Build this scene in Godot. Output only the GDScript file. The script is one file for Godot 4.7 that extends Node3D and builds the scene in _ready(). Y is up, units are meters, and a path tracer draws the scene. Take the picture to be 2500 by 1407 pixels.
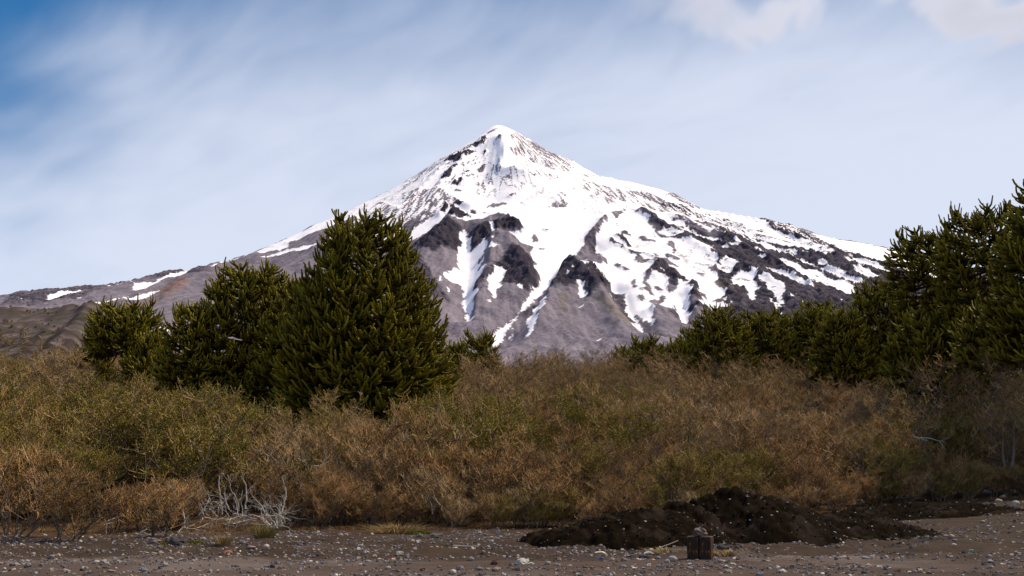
extends Node3D
# A snow-covered volcano behind a bare brown thicket and monkey puzzle trees, with a gravel road edge in front.
# y is up, metres; the camera stands at the origin and looks along -z.

const APEX_X := -111.2
const APEX_Z := -8000.0
const LEFT_SLOPE := [0, 2680, 79, 2637, 205, 2515, 347, 2420, 488, 2324, 660, 2190, 831, 2079, 1141, 1893, 1604, 1645, 1910, 1493, 2216, 1390, 2431, 1351, 2737, 1275, 3106, 1240, 3435, 1183, 3749, 1128, 4208, 1025, 4969, 830, 9000, 274]
const RIGHT_SLOPE := [0, 2680, 79, 2652, 269, 2532, 395, 2436, 584, 2336, 741, 2239, 898, 2144, 1086, 2131, 1336, 2046, 1599, 1898, 1832, 1824, 2018, 1799, 2235, 1744, 2420, 1674, 2699, 1612, 2852, 1560, 3005, 1505, 3525, 1330, 4284, 1080, 9000, 461]
const FRONT_SLOPE := [0, 2680, 150, 2605, 500, 2340, 1000, 1965, 1500, 1620, 2000, 1280, 2400, 1040, 2800, 825, 3300, 600, 4000, 350, 4800, 130, 5600, 30, 6500, -10, 9000, -40]
const MAP_X0 := -4900.0
const MAP_Z0 := -8700.0
const MAP_W := 9900.0
const MAP_D := 5400.0
const COVER_W := 1024
const COVER_H := 640
const FOLD_W := 330
const FOLD_H := 180

var rng := RandomNumberGenerator.new()
var used := {}
var snow_cover := PackedFloat32Array()
var crag_cover := PackedFloat32Array()
var cinder_cover := PackedFloat32Array()
var lichen_cover := PackedFloat32Array()
var folds := PackedFloat32Array()
var left_tangent := []
var right_tangent := []
var front_tangent := []
var bumps := FastNoiseLite.new()


# ------------------------------------------------------------------ names and tags
func numbered(called: String) -> String:
	if not used.has(called):
		used[called] = 0
		return called
	used[called] += 1
	return "%s_%03d" % [called, used[called]]


func tag(o: Node, label: String, category: String, group := "", kind := "") -> void:
	if label != "":
		o.set_meta("label", label)
	if category != "":
		o.set_meta("category", category)
	if group != "":
		o.set_meta("group", group)
	if kind != "":
		o.set_meta("kind", kind)


func thing(called: String, at: Vector3, turn := 0.0, size := 1.0) -> Node3D:
	var o := Node3D.new()
	o.name = numbered(called)
	add_child(o, true)
	o.position = at
	o.rotation.y = turn
	o.scale = Vector3.ONE * size
	return o


func part(called: String, mesh: Mesh, parent: Node) -> MeshInstance3D:
	var o := MeshInstance3D.new()
	o.name = called
	o.mesh = mesh
	parent.add_child(o, true)
	return o


func single(called: String, mesh: Mesh, at := Vector3.ZERO, turn := 0.0) -> MeshInstance3D:
	var o := MeshInstance3D.new()
	o.name = numbered(called)
	o.mesh = mesh
	add_child(o, true)
	o.position = at
	o.rotation.y = turn
	return o


# ------------------------------------------------------------------ mesh building
class Shape:
	var v := PackedVector3Array()
	var n := PackedVector3Array()
	var c := PackedColorArray()
	var i := PackedInt32Array()

	func segment(a: Vector3, b: Vector3, ra: float, rb: float, ca: Color, cb: Color, sides := 3) -> void:
		var d := (b - a).normalized()
		var s := d.cross(Vector3(0.31, 0.2, 0.93)).normalized()
		var t := s.cross(d)
		var k := v.size()
		for j in sides:
			var g := TAU * j / sides
			var e := s * cos(g) + t * sin(g)
			v.append(a + e * ra)
			v.append(b + e * rb)
			n.append(e)
			n.append(e)
			c.append(ca)
			c.append(cb)
		for j in sides:
			var p := k + 2 * j
			var q := k + 2 * ((j + 1) % sides)
			i.append_array([p, q, p + 1, q, q + 1, p + 1])

	# a tube along a path; radii and colours per point
	func tube(path: PackedVector3Array, radii: PackedFloat32Array, cols: PackedColorArray, sides: int, tip := true, rough := 0.0) -> void:
		var k := v.size()
		var m := path.size()
		var side := Vector3.ZERO
		for p in m:
			var d := (path[mini(p + 1, m - 1)] - path[maxi(p - 1, 0)]).normalized()
			if p == 0:
				side = d.cross(Vector3(0.31, 0.9, 0.23)).normalized()
			side = (side - d * side.dot(d)).normalized()
			var other := side.cross(d)
			for j in sides:
				var g := TAU * j / sides + p * 0.5
				var e := side * cos(g) + other * sin(g)
				var r := radii[p]
				if rough > 0.0:
					r *= 1.0 + rough * (1.0 if (j + p) % 2 == 0 else -1.0)
				v.append(path[p] + e * r)
				n.append(e)
				c.append(cols[p])
		for p in m - 1:
			for j in sides:
				var a := k + p * sides + j
				var b := k + p * sides + (j + 1) % sides
				i.append_array([a, b, a + sides, b, b + sides, a + sides])
		if tip:
			var d := (path[m - 1] - path[m - 2]).normalized()
			v.append(path[m - 1] + d * radii[m - 1])
			n.append(d)
			c.append(cols[m - 1])
			var last := v.size() - 1
			for j in sides:
				i.append_array([k + (m - 1) * sides + j, k + (m - 1) * sides + (j + 1) % sides, last])

	func tri(a: Vector3, b: Vector3, d: Vector3, col: Color) -> void:
		var k := v.size()
		var m := (d - a).cross(b - a).normalized()
		v.append_array([a, b, d])
		n.append_array([m, m, m])
		c.append_array([col, col, col])
		i.append_array([k, k + 1, k + 2])

	func done(m: Material, onto: ArrayMesh = null) -> ArrayMesh:
		var mesh := onto if onto else ArrayMesh.new()
		if v.is_empty():
			return mesh
		var arrays := []
		arrays.resize(Mesh.ARRAY_MAX)
		arrays[Mesh.ARRAY_VERTEX] = v
		arrays[Mesh.ARRAY_NORMAL] = n
		arrays[Mesh.ARRAY_COLOR] = c
		arrays[Mesh.ARRAY_INDEX] = i
		mesh.add_surface_from_arrays(Mesh.PRIMITIVE_TRIANGLES, arrays)
		mesh.surface_set_material(mesh.get_surface_count() - 1, m)
		return mesh


func painted(roughness := 0.9, backlight := 0.0, specular := 0.12) -> StandardMaterial3D:
	var m := StandardMaterial3D.new()
	m.vertex_color_use_as_albedo = true
	m.roughness = roughness
	m.metallic_specular = specular
	if backlight > 0.0:
		m.backlight_enabled = true
		m.backlight = Color(backlight, backlight, backlight * 0.6)
	return m


func noise(s: int, frequency: float, octaves := 4, kind := FastNoiseLite.TYPE_SIMPLEX_SMOOTH) -> FastNoiseLite:
	var f := FastNoiseLite.new()
	f.noise_type = kind
	f.seed = s
	f.frequency = frequency
	f.fractal_type = FastNoiseLite.FRACTAL_FBM
	f.fractal_octaves = octaves
	return f


func ridged(s: int, frequency: float, octaves := 4) -> FastNoiseLite:
	var f := noise(s, frequency, octaves)
	f.fractal_type = FastNoiseLite.FRACTAL_RIDGED
	return f


# ------------------------------------------------------------------ the lie of the land
func verge(x: float, d: float) -> float:   # how far off the gravel ends and the bank begins
	var s := x / maxf(d, 5.0)
	return 33.0 + 9.0 * smoothstep(0.10, 0.36, s) - 3.0 * smoothstep(-0.15, -0.42, s)


func land(x: float, d: float) -> float:
	var h := 0.95 * smoothstep(4.0, 26.0, x) * smoothstep(18.0, 42.0, d)
	var t := d - verge(x, d)
	if t > 0.0:
		var k := t * t / (t + 6.0)
		h += 0.135 * (k if k < 80.0 else (80.0 + (k - 80.0) * 0.3 if k < 180.0 else 110.0))
	return h


func land_at(x: float, z: float) -> float:
	var d := -z
	var h := land(x, d)
	if d > 6.0 and d < 140.0:
		var lip := smoothstep(20.0, 23.5, d) * (1.0 - smoothstep(26.0, 30.0, d))
		for track in [18.4, 20.1]:
			var off := absf(d - track - 0.35 * sin(x * 0.13) - 0.02 * x)
			h -= 0.035 * smoothstep(0.32, 0.12, off) - 0.02 * smoothstep(0.55, 0.4, off) * smoothstep(0.28, 0.4, off)
		h += bumps.get_noise_2d(x * 1.0, z * 1.0) * (0.03 + 0.10 * lip) + bumps.get_noise_2d(x * 5.0 + 40.0, z * 5.0) * (0.012 + 0.035 * lip)
	return h


func on_land(x: float, z: float, up := 0.0) -> Vector3:
	return Vector3(x, land_at(x, z) + up, z)


# ------------------------------------------------------------------ the mountain's form
func tangents(p: Array) -> Array:
	var m := []
	var count := p.size() / 2
	for k in count:
		var before: float = 0.0 if k == 0 else (p[2 * k + 1] - p[2 * k - 1]) / float(p[2 * k] - p[2 * k - 2])
		var after: float = 0.0 if k == count - 1 else (p[2 * k + 3] - p[2 * k + 1]) / float(p[2 * k + 2] - p[2 * k])
		m.append(after * 0.4 if k == 0 else (before if k == count - 1 else (before + after) / 2.0))
	return m


func slope_at(p: Array, m: Array, r: float) -> float:
	var k := 0
	var last := p.size() / 2 - 2
	while k < last and p[2 * k + 2] <= r:
		k += 1
	var w: float = p[2 * k + 2] - p[2 * k]
	var t := clampf((r - p[2 * k]) / w, 0.0, 1.0)
	var t2 := t * t
	var t3 := t2 * t
	return (2.0 * t3 - 3.0 * t2 + 1.0) * p[2 * k + 1] + (t3 - 2.0 * t2 + t) * w * m[k] + (3.0 * t2 - 2.0 * t3) * p[2 * k + 3] + (t3 - t2) * w * m[k + 1]


func cone(x: float, z: float) -> float:
	var dx := x - APEX_X
	var dz := z - APEX_Z
	var r := sqrt(dx * dx + dz * dz) + 1e-6
	var s2 := dx * dx / (r * r)
	var flank := slope_at(LEFT_SLOPE, left_tangent, r) if dx < 0.0 else slope_at(RIGHT_SLOPE, right_tangent, r)
	var front := slope_at(FRONT_SLOPE, front_tangent, r)
	if dz < 0.0:
		front -= 0.15 * r
	return flank * s2 + front * (1.0 - s2)


func patch(onto: PackedFloat32Array, value: float, p: Array) -> void:   # fills an outline given in map metres
	var xs := PackedFloat32Array()
	var ys := PackedFloat32Array()
	var low := 1e9
	var high := -1e9
	for k in p.size() / 2:
		xs.append((p[2 * k] - MAP_X0) / MAP_W * COVER_W)
		ys.append((p[2 * k + 1] - MAP_Z0) / MAP_D * COVER_H)
		low = minf(low, ys[k])
		high = maxf(high, ys[k])
	var count := xs.size()
	for row in range(maxi(0, int(low)), mini(COVER_H - 1, int(high) + 1) + 1):
		var y := row + 0.5
		var cuts := PackedFloat32Array()
		for a in count:
			var b := (a + 1) % count
			if (ys[a] <= y) != (ys[b] <= y):
				cuts.append(xs[a] + (y - ys[a]) / (ys[b] - ys[a]) * (xs[b] - xs[a]))
		cuts.sort()
		for k in range(0, cuts.size() - 1, 2):
			for col in range(maxi(0, roundi(cuts[k])), mini(COVER_W, roundi(cuts[k + 1]))):
				onto[row * COVER_W + col] = value


func soften(a: PackedFloat32Array, times: int) -> PackedFloat32Array:
	for pass_ in times:
		var b := a.duplicate()
		for row in range(1, COVER_H - 1):
			for col in range(1, COVER_W - 1):
				var k := row * COVER_W + col
				b[k] = a[k] * 0.4 + (a[k - 1] + a[k + 1] + a[k - COVER_W] + a[k + COVER_W]) * 0.15
		a = b
	return a


func cover(a: PackedFloat32Array, u: float, w: float) -> float:   # u, w in cells, bilinear
	u = clampf(u - 0.5, 0.0, COVER_W - 2.0)
	w = clampf(w - 0.5, 0.0, COVER_H - 2.0)
	var x := int(u)
	var y := int(w)
	var fx := u - x
	var fy := w - y
	var k := y * COVER_W + x
	return (a[k] * (1.0 - fx) + a[k + 1] * fx) * (1.0 - fy) + (a[k + COVER_W] * (1.0 - fx) + a[k + COVER_W + 1] * fx) * fy


func fold(height: float, width: float, sharp: bool, p: Array) -> void:   # a ridge (or gully) along a line in map metres
	for row in FOLD_H:
		var z := MAP_Z0 + (row + 0.5) / FOLD_H * MAP_D
		for col in FOLD_W:
			var x := MAP_X0 + (col + 0.5) / FOLD_W * MAP_W
			var best := 1e9
			for k in p.size() / 2 - 1:
				var ax: float = p[2 * k]
				var az: float = p[2 * k + 1]
				var bx: float = p[2 * k + 2] - ax
				var bz: float = p[2 * k + 3] - az
				var t := clampf(((x - ax) * bx + (z - az) * bz) / (bx * bx + bz * bz + 1e-6), 0.0, 1.0)
				var ex := x - ax - bx * t
				var ez := z - az - bz * t
				best = minf(best, ex * ex + ez * ez)
				if absf(x - ax) > 1500.0:
					break
			var q := sqrt(best) / width
			if q < 4.0:
				folds[row * FOLD_W + col] += height * (exp(-q * 1.3) if sharp else exp(-q * q))


func folded(x: float, z: float) -> float:
	var u := clampf((x - MAP_X0) / MAP_W * FOLD_W - 0.5, 0.0, FOLD_W - 2.0)
	var w := clampf((z - MAP_Z0) / MAP_D * FOLD_H - 0.5, 0.0, FOLD_H - 2.0)
	var i := int(u)
	var j := int(w)
	var fx := u - i
	var fy := w - j
	var k := j * FOLD_W + i
	return (folds[k] * (1.0 - fx) + folds[k + 1] * fx) * (1.0 - fy) + (folds[k + FOLD_W] * (1.0 - fx) + folds[k + FOLD_W + 1] * fx) * fy


func snow_and_rock() -> void:
	snow_cover.resize(COVER_W * COVER_H)
	crag_cover.resize(COVER_W * COVER_H)
	cinder_cover.resize(COVER_W * COVER_H)
	lichen_cover.resize(COVER_W * COVER_H)
	folds.resize(FOLD_W * FOLD_H)
	patch(snow_cover, 1, [-1180, -7544, -845, -7724, -491, -7940, -111, -8174, 136, -8078, 373, -7940, 608, -7898, 834, -7670, 1083, -7706, 1315, -7640, 1439, -7484, 1563, -7364, 1712, -7370, 2005, -7358, 2246, -7190, 2505, -7112, 2593, -7064, 2676, -7010, 2759, -6956, 2530, -6213, 2307, -5681, 2228, -5784, 2143, -5882, 2083, -6031, 2016, -6176, 1950, -6344, 1861, -6428, 1761, -6487, 1648, -6504, 1528, -6494, 1413, -6503, 1299, -6521, 1199, -6161, 1118, -5877, 952, -5467, 810, -5465, 669, -5464, 528, -5463, 453, -5739, 367, -6011, 269, -6273, 173, -6319, 75, -6368, -25, -6420, -142, -6400, -258, -6389, -375, -6389, -487, -6244, -594, -6100, -734, -6084, -885, -6479, -1016, -6835])
	patch(snow_cover, 1, [-721, -6807, -586, -6742, -456, -6704, -328, -6686, -122, -6661, 83, -6668, 289, -6692, 272, -6331, 256, -5988, 240, -5641, 208, -5543, 176, -5515, 163, -5431, 89, -5233, 39, -5087, -4, -4923, -52, -4754, -87, -4738, -83, -4770, -27, -4938, 39, -5117, 85, -5319, 146, -5528, 149, -5640, 125, -5738, 121, -5794, 95, -5877, 96, -5919, 142, -5989, 102, -5974, 41, -6040, 13, -6080, -51, -6171, -10, -6145, 36, -6127, 68, -6188, 54, -6240, 1, -6304, -35, -6384, -90, -6425, -143, -6384, -208, -6326, -279, -6326, -333, -6334, -381, -6329, -409, -6307, -464, -6252, -535, -6187, -589, -6147, -640, -6091, -690, -6032, -704, -6392])
	patch(snow_cover, 0, [240, -5641, 208, -5543, 176, -5515, 163, -5431, 89, -5233, 39, -5087, -4, -4923, -52, -4754, 78, -4610, 163, -4608, 248, -4605, 267, -4939, 285, -5255, 303, -5558])
	patch(snow_cover, 0, [-87, -4730, -27, -4938, 39, -5117, 85, -5319, 146, -5528, 149, -5640, 125, -5738, 121, -5794, 95, -5877, 142, -5989, 41, -6040, -51, -6171, 68, -6188, 1, -6304, -90, -6425, -143, -6384, -279, -6326, -381, -6329, -464, -6252, -554, -6172, -640, -6091, -585, -5597, -532, -5114, -476, -4601, -349, -4645, -219, -4687])
	patch(snow_cover, 1, [244, -5725, 240, -5641, 208, -5543, 176, -5515, 163, -5431, 89, -5233, 39, -5087, -4, -4923, -52, -4754, -87, -4738, -83, -4770, -27, -4938, 39, -5117, 85, -5319, 146, -5528, 149, -5640])
	patch(snow_cover, 0.45, [-693, -6557, -566, -6528, -485, -6513, -448, -6429, -506, -6403, -577, -6326, -657, -6241])
	patch(snow_cover, 0, [-682, -6465, -562, -6481, -558, -6442, -622, -6415, -513, -6405, -596, -6333, -660, -6271])
	patch(snow_cover, 0, [-574, -6547, -533, -6570, -484, -6498, -538, -6487])
	patch(snow_cover, 0, [-448, -6429, -401, -6549, -348, -6597, -299, -6609, -240, -6547, -258, -6527, -345, -6535, -373, -6497, -402, -6460, -423, -6422])
	patch(snow_cover, 0, [-398, -6402, -368, -6503, -318, -6485, -266, -6420, -245, -6370, -289, -6396, -310, -6344, -346, -6350])
	patch(snow_cover, 0.3, [-279, -6450, -248, -6504, -212, -6436, -254, -6433])
	patch(snow_cover, 0.4, [-195, -6484, -158, -6482, -96, -6432, -157, -6440])
	patch(snow_cover, 0.2, [111, -6123, 153, -6206, 156, -6085, 120, -6029])
	patch(snow_cover, 0.1, [173, -6275, 225, -6239, 218, -6211, 178, -6248])
	patch(snow_cover, 0.1, [236, -6226, 266, -6202, 264, -6167])
	patch(snow_cover, 0.1, [215, -6129, 229, -6123, 219, -6095])
	patch(snow_cover, 0, [142, -6002, 209, -5970, 197, -5956, 147, -5975])
	patch(snow_cover, 0.1, [269, -6049, 305, -6094, 298, -6065])
	patch(snow_cover, 0.1, [236, -6212, 264, -6201, 252, -6173])
	patch(snow_cover, 1, [-304, -6222, -276, -6259, -258, -6250, -270, -6192, -249, -6176, -245, -6083, -226, -6029, -192, -6034, -143, -6118, -158, -6052, -128, -5985, -149, -5931, -154, -5889, -190, -5821, -188, -5779, -152, -5820, -181, -5709, -179, -5660, -128, -5722, -151, -5611, -185, -5528, -202, -5432, -205, -5377, -169, -5376, -181, -5278, -193, -5220, -189, -5118, -197, -5059, -185, -4939, -201, -4954, -216, -5074, -219, -5148, -250, -5279, -251, -5392, -251, -5503, -262, -5580, -291, -5574, -341, -5542, -365, -5593, -382, -5644, -342, -5634, -351, -5691, -324, -5689, -316, -5731, -291, -5771, -306, -5898, -312, -6009, -297, -6102])
	patch(snow_cover, 1, [-384, -5567, -372, -5538, -345, -5452, -299, -5359, -320, -5381, -350, -5453, -372, -5510])
	patch(snow_cover, 1, [-128, -5541, -63, -5694, -57, -5653, -72, -5597, -31, -5653, -35, -5555, -60, -5472, -55, -5431, -83, -5320, -97, -5249, -103, -5334, -119, -5362, -116, -5431, -122, -5500])
	patch(snow_cover, 1, [-124, -5249, -104, -5234, -108, -5198])
	patch(snow_cover, 1, [-129, -6269, -105, -6263, -110, -6210, -94, -6151, -127, -6170, -122, -6223])
	patch(snow_cover, 1, [-132, -5930, -94, -5964, -85, -5930, -104, -5882, -126, -5896])
	patch(snow_cover, 1, [-112, -6025, -95, -6025, -95, -5998, -109, -5998])
	patch(snow_cover, 1, [-43, -5841, -18, -5903, -37, -5834])
	patch(snow_cover, 1, [32, -5445, 47, -5445, 71, -5361, 41, -5403])
	patch(snow_cover, 1, [240, -6781, 616, -6825, 1022, -7041, 1456, -7484, 1252, -6296, 1124, -5685, 1011, -5143, 954, -5066, 908, -5051, 852, -5053, 813, -4898, 799, -4882, 787, -4914, 796, -5085, 768, -5116, 721, -5117, 705, -5110, 675, -5164, 665, -5027, 650, -4889, 632, -4921, 617, -5014, 598, -5090, 587, -5098, 592, -4969, 593, -4829, 604, -4693, 597, -4693, 586, -4813, 564, -4923, 569, -5046, 559, -5121, 544, -5196, 566, -5225, 558, -5329, 591, -5416, 565, -5431, 549, -5474, 525, -5547, 527, -5641, 549, -5678, 523, -5734, 482, -5760, 434, -5773, 354, -5784, 312, -5811, 258, -5711, 193, -5542, 208, -5949, 223, -6348])
	patch(snow_cover, 0, [575, -6425, 583, -6381, 560, -6300, 536, -6236, 497, -6185, 497, -6125, 484, -6065, 493, -6007, 513, -5949, 505, -5891, 528, -5791, 481, -5753, 413, -5779, 343, -5784, 300, -5797, 335, -5911, 400, -6058, 463, -6195, 513, -6306])
	patch(snow_cover, 0.3, [570, -6164, 589, -6174, 625, -6078, 664, -6021, 715, -5980, 768, -5954, 826, -5930, 835, -5901, 809, -5891, 848, -5858, 855, -5800, 783, -5786, 749, -5820, 709, -5802, 681, -5843, 698, -5933, 661, -5945, 660, -5990, 631, -6033, 606, -6061, 564, -6102])
	patch(snow_cover, 0, [749, -5820, 848, -5858, 855, -5800, 921, -5767, 957, -5762, 905, -5773, 845, -5768, 903, -5632, 924, -5554, 897, -5508, 874, -5553, 877, -5477, 834, -5402, 799, -5372, 795, -5476, 830, -5568, 800, -5613, 755, -5626, 732, -5580, 705, -5535, 722, -5431, 714, -5342, 694, -5342, 655, -5387, 678, -5446, 693, -5520, 686, -5564, 716, -5655, 783, -5786])
	patch(snow_cover, 0, [673, -6006, 698, -5933, 681, -5843, 709, -5802, 755, -5820, 783, -5786, 811, -5796, 802, -5883, 715, -5980])
	patch(snow_cover, 1, [715, -5934, 750, -5945, 790, -5874, 780, -5844, 735, -5877])
	patch(snow_cover, 1, [807, -5659, 848, -5715, 821, -5644])
	patch(snow_cover, 0, [603, -6199, 642, -6237, 670, -6176, 687, -6046, 650, -6050, 642, -6126])
	patch(snow_cover, 0, [648, -6294, 687, -6318, 709, -6231, 652, -6222])
	patch(snow_cover, 0.5, [606, -6464, 626, -6423, 662, -6305, 637, -6300, 612, -6404])
	patch(snow_cover, 0, [732, -6201, 781, -6217, 847, -6169, 827, -6134, 773, -6158])
	patch(snow_cover, 0, [883, -6125, 922, -6190, 951, -6186, 937, -6068, 931, -5957, 910, -5970, 917, -6081])
	patch(snow_cover, 0, [865, -5949, 912, -5947, 940, -5899, 925, -5859, 878, -5876])
	patch(snow_cover, 0, [853, -5873, 874, -5846, 916, -5774, 868, -5778, 852, -5814])
	patch(snow_cover, 0, [773, -6630, 854, -6677, 919, -6693, 894, -6603, 963, -6485, 1027, -6398, 1070, -6300, 1136, -6241, 1236, -6221, 1155, -5833, 1078, -5467, 1053, -5436, 1073, -5559, 1098, -5656, 1076, -5704, 1067, -5754, 1124, -5809, 1145, -5913, 1132, -5975, 1152, -6058, 1135, -6119, 1086, -6160, 1044, -6186, 999, -6195, 952, -6230, 895, -6237, 871, -6276, 873, -6370, 851, -6383, 866, -6452, 835, -6442, 859, -6532, 817, -6587])
	patch(snow_cover, 1, [889, -6317, 934, -6375, 984, -6318, 1042, -6275, 982, -6236, 926, -6251])
	patch(snow_cover, 0.25, [996, -6738, 1016, -6663, 1071, -6695, 1127, -6656, 1151, -6514, 1189, -6391, 1255, -6310, 1238, -6230, 1168, -6286, 1084, -6342, 1086, -6424, 1071, -6581, 1008, -6574])
	patch(snow_cover, 0, [1117, -6527, 1146, -6488, 1184, -6369, 1252, -6300, 1240, -6240, 1168, -6286, 1087, -6362])
	patch(snow_cover, 0.2, [1167, -6705, 1232, -6746, 1261, -6638, 1303, -6543, 1277, -6419, 1239, -6495, 1201, -6584])
	patch(snow_cover, 0, [621, -5519, 646, -5601, 654, -5579, 640, -5504, 656, -5431, 636, -5431])
	patch(snow_cover, 0, [736, -5461, 761, -5491, 773, -5431, 759, -5409])
	patch(snow_cover, 0, [902, -5462, 934, -5508, 964, -5479, 960, -5403, 937, -5388, 935, -5296, 938, -5205, 884, -5175, 860, -5206, 896, -5296, 919, -5387])
	patch(snow_cover, 0, [951, -5327, 970, -5350, 976, -5251, 956, -5251])
	patch(snow_cover, 0, [631, -5313, 651, -5313, 665, -5254, 636, -5239])
	patch(snow_cover, 0, [670, -5238, 712, -5327, 735, -5282, 759, -5372, 772, -5327, 742, -5192, 693, -5193])
	patch(snow_cover, 0, [773, -5147, 812, -5312, 807, -5237, 797, -5116, 798, -5039, 771, -5101])
	patch(snow_cover, 0, [835, -5115, 883, -5251, 918, -5205, 920, -5113, 946, -5174, 960, -5073, 908, -5051, 846, -5068])
	patch(snow_cover, 0, [1012, -5473, 1031, -5481, 1020, -5450])
	patch(snow_cover, 0, [1007, -5709, 1036, -5637, 1016, -5588, 1004, -5636])
	patch(snow_cover, 0, [577, -5793, 602, -5766, 645, -5682, 608, -5680, 571, -5736])
	patch(snow_cover, 0, [987, -5236, 1037, -5266, 1014, -5158])
	patch(snow_cover, 0, [752, -6510, 763, -6497, 747, -6466])
	patch(snow_cover, 1, [343, -5784, 412, -5758, 405, -5701, 380, -5686, 361, -5728])
	patch(snow_cover, 1, [392, -5644, 429, -5574, 413, -5573])
	patch(snow_cover, 1, [307, -5628, 322, -5621, 296, -5536, 284, -5536])
	patch(snow_cover, 1, [359, -5466, 368, -5416, 367, -5258, 347, -5229, 326, -5317, 339, -5402])
	patch(snow_cover, 1, [321, -5127, 343, -5163, 340, -5126, 324, -5104])
	patch(snow_cover, 1, [255, -5641, 300, -5698, 282, -5656])
	patch(snow_cover, 1, [201, -5472, 246, -5564, 233, -5515, 190, -5451])
	patch(snow_cover, 1, [508, -5373, 519, -5358, 516, -5300, 503, -5322])
	patch(snow_cover, 1, [360, -4616, 395, -4695, 382, -4615, 362, -4589])
	patch(snow_cover, 1, [482, -5760, 515, -5769, 511, -5719, 494, -5718])
	patch(snow_cover, 1, [128, -5247, 163, -5269, 141, -5189, 167, -5159, 141, -5026, 94, -4784, 71, -4721, 63, -4753, 80, -4982, 121, -5160])
	patch(snow_cover, 1, [155, -5319, 187, -5382, 181, -5347, 154, -5305])
	patch(snow_cover, 1, [-26, -4785, 19, -4923, 10, -4877, -30, -4769])
	patch(snow_cover, 0, [1219, -6379, 1319, -6380, 1419, -6386, 1526, -6362, 1634, -6344, 1735, -6299, 1814, -6172, 1897, -6074, 1991, -6060, 2084, -6047, 2177, -6036, 2231, -5944, 2281, -5848, 2326, -5749, 2129, -5278, 1965, -4888, 1816, -4531, 1494, -4531, 1176, -4543, 857, -4562, 972, -5147, 1088, -5724])
	patch(snow_cover, 0, [1761, -7406, 1873, -7068, 2047, -7370, 1981, -6621, 1966, -6284, 2064, -6275, 2166, -6278, 2270, -6286, 2151, -5850, 1997, -5927, 1835, -5997, 1674, -6086, 1543, -6241, 1390, -6342, 1238, -6471, 1378, -6594, 1534, -6766])
	patch(snow_cover, 1, [1410, -7550, 1499, -7478, 1631, -7370, 1707, -7095, 1662, -6844, 1653, -6670, 1685, -6554, 1734, -6534, 1761, -6456, 1798, -6436, 1895, -6458, 1889, -6304, 1867, -6086, 1810, -6103, 1768, -6233, 1713, -6266, 1647, -6301, 1549, -6358, 1477, -6381, 1421, -6474, 1358, -6607, 1327, -6925])
	patch(snow_cover, 1, [1948, -7370, 2045, -7358, 2202, -7220, 2291, -7190, 2410, -7178, 2509, -7130, 2657, -7052, 2370, -6126, 2241, -6239, 2177, -6127, 2132, -6191, 2091, -6309, 2011, -6335, 1958, -6547, 1940, -6734, 1916, -6871])
	patch(snow_cover, 1, [1392, -6376, 1458, -6324, 1535, -6303, 1603, -6250, 1623, -6234, 1640, -6170, 1662, -6106, 1697, -6048, 1720, -5992, 1731, -5939, 1707, -5895, 1665, -5939, 1633, -6022, 1565, -6106, 1499, -6162, 1442, -6237])
	patch(snow_cover, 1, [1406, -6088, 1462, -6082, 1505, -6008, 1564, -5957, 1600, -5887, 1596, -5815, 1622, -5795, 1672, -5832, 1695, -5766, 1694, -5696, 1730, -5642, 1774, -5615, 1835, -5610, 1783, -5519, 1750, -5407, 1711, -5350, 1672, -5397, 1640, -5523, 1591, -5617, 1579, -5700, 1531, -5777, 1495, -5887, 1453, -5979, 1408, -6050])
	patch(snow_cover, 1, [1742, -6029, 1772, -5999, 1786, -5937, 1747, -5953])
	patch(snow_cover, 1, [1725, -5918, 1785, -5899, 1844, -5860, 1829, -5782, 1858, -5726, 1889, -5631, 1851, -5641, 1804, -5739, 1777, -5823, 1737, -5885])
	patch(snow_cover, 1, [1722, -5836, 1763, -5828, 1756, -5790, 1724, -5791])
	patch(snow_cover, 1, [1769, -5731, 1797, -5701, 1828, -5636, 1791, -5619, 1765, -5685])
	patch(snow_cover, 1, [1908, -6089, 1952, -6119, 1971, -6023, 2003, -5956, 2025, -5925, 1985, -5969, 1924, -5984, 1901, -6015])
	patch(snow_cover, 1, [1898, -5906, 1922, -5848, 1964, -5891, 1981, -5799, 2009, -5759, 2021, -5674, 1948, -5664, 1918, -5713, 1889, -5799])
	patch(snow_cover, 1, [1975, -6240, 2004, -6123, 2064, -6066, 2109, -6003, 2125, -5882, 2107, -5833, 2060, -5897, 2011, -5980, 1974, -6066])
	patch(snow_cover, 1, [1365, -5761, 1411, -5733, 1464, -5690, 1481, -5635, 1502, -5563, 1530, -5550, 1531, -5484, 1539, -5392, 1513, -5440, 1477, -5527, 1458, -5590, 1402, -5698])
	patch(snow_cover, 1, [1117, -5749, 1165, -5865, 1215, -5914, 1253, -5902, 1243, -5820, 1257, -5760, 1209, -5739, 1183, -5695, 1194, -5662, 1133, -5658])
	patch(snow_cover, 1, [1155, -5579, 1184, -5629, 1237, -5673, 1271, -5660, 1324, -5673, 1305, -5615, 1273, -5572, 1259, -5460, 1205, -5238, 1191, -5261, 1204, -5379, 1206, -5473, 1185, -5472, 1166, -5432, 1146, -5455, 1149, -5517])
	patch(snow_cover, 1, [1301, -5559, 1337, -5586, 1366, -5556, 1399, -5487, 1398, -5390, 1375, -5323, 1348, -5298, 1316, -5232, 1316, -5288, 1336, -5402, 1301, -5384, 1324, -5496, 1304, -5519])
	patch(snow_cover, 1, [1286, -5287, 1286, -5175, 1267, -5174, 1269, -5231])
	patch(snow_cover, 1, [1322, -5256, 1347, -5265, 1296, -5077, 1287, -5085, 1322, -5208, 1261, -5077, 1258, -5094])
	patch(snow_cover, 1, [1263, -5069, 1258, -4979, 1231, -4947, 1248, -5028])
	patch(snow_cover, 1, [1393, -5292, 1404, -5259, 1393, -5210, 1375, -5217])
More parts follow.
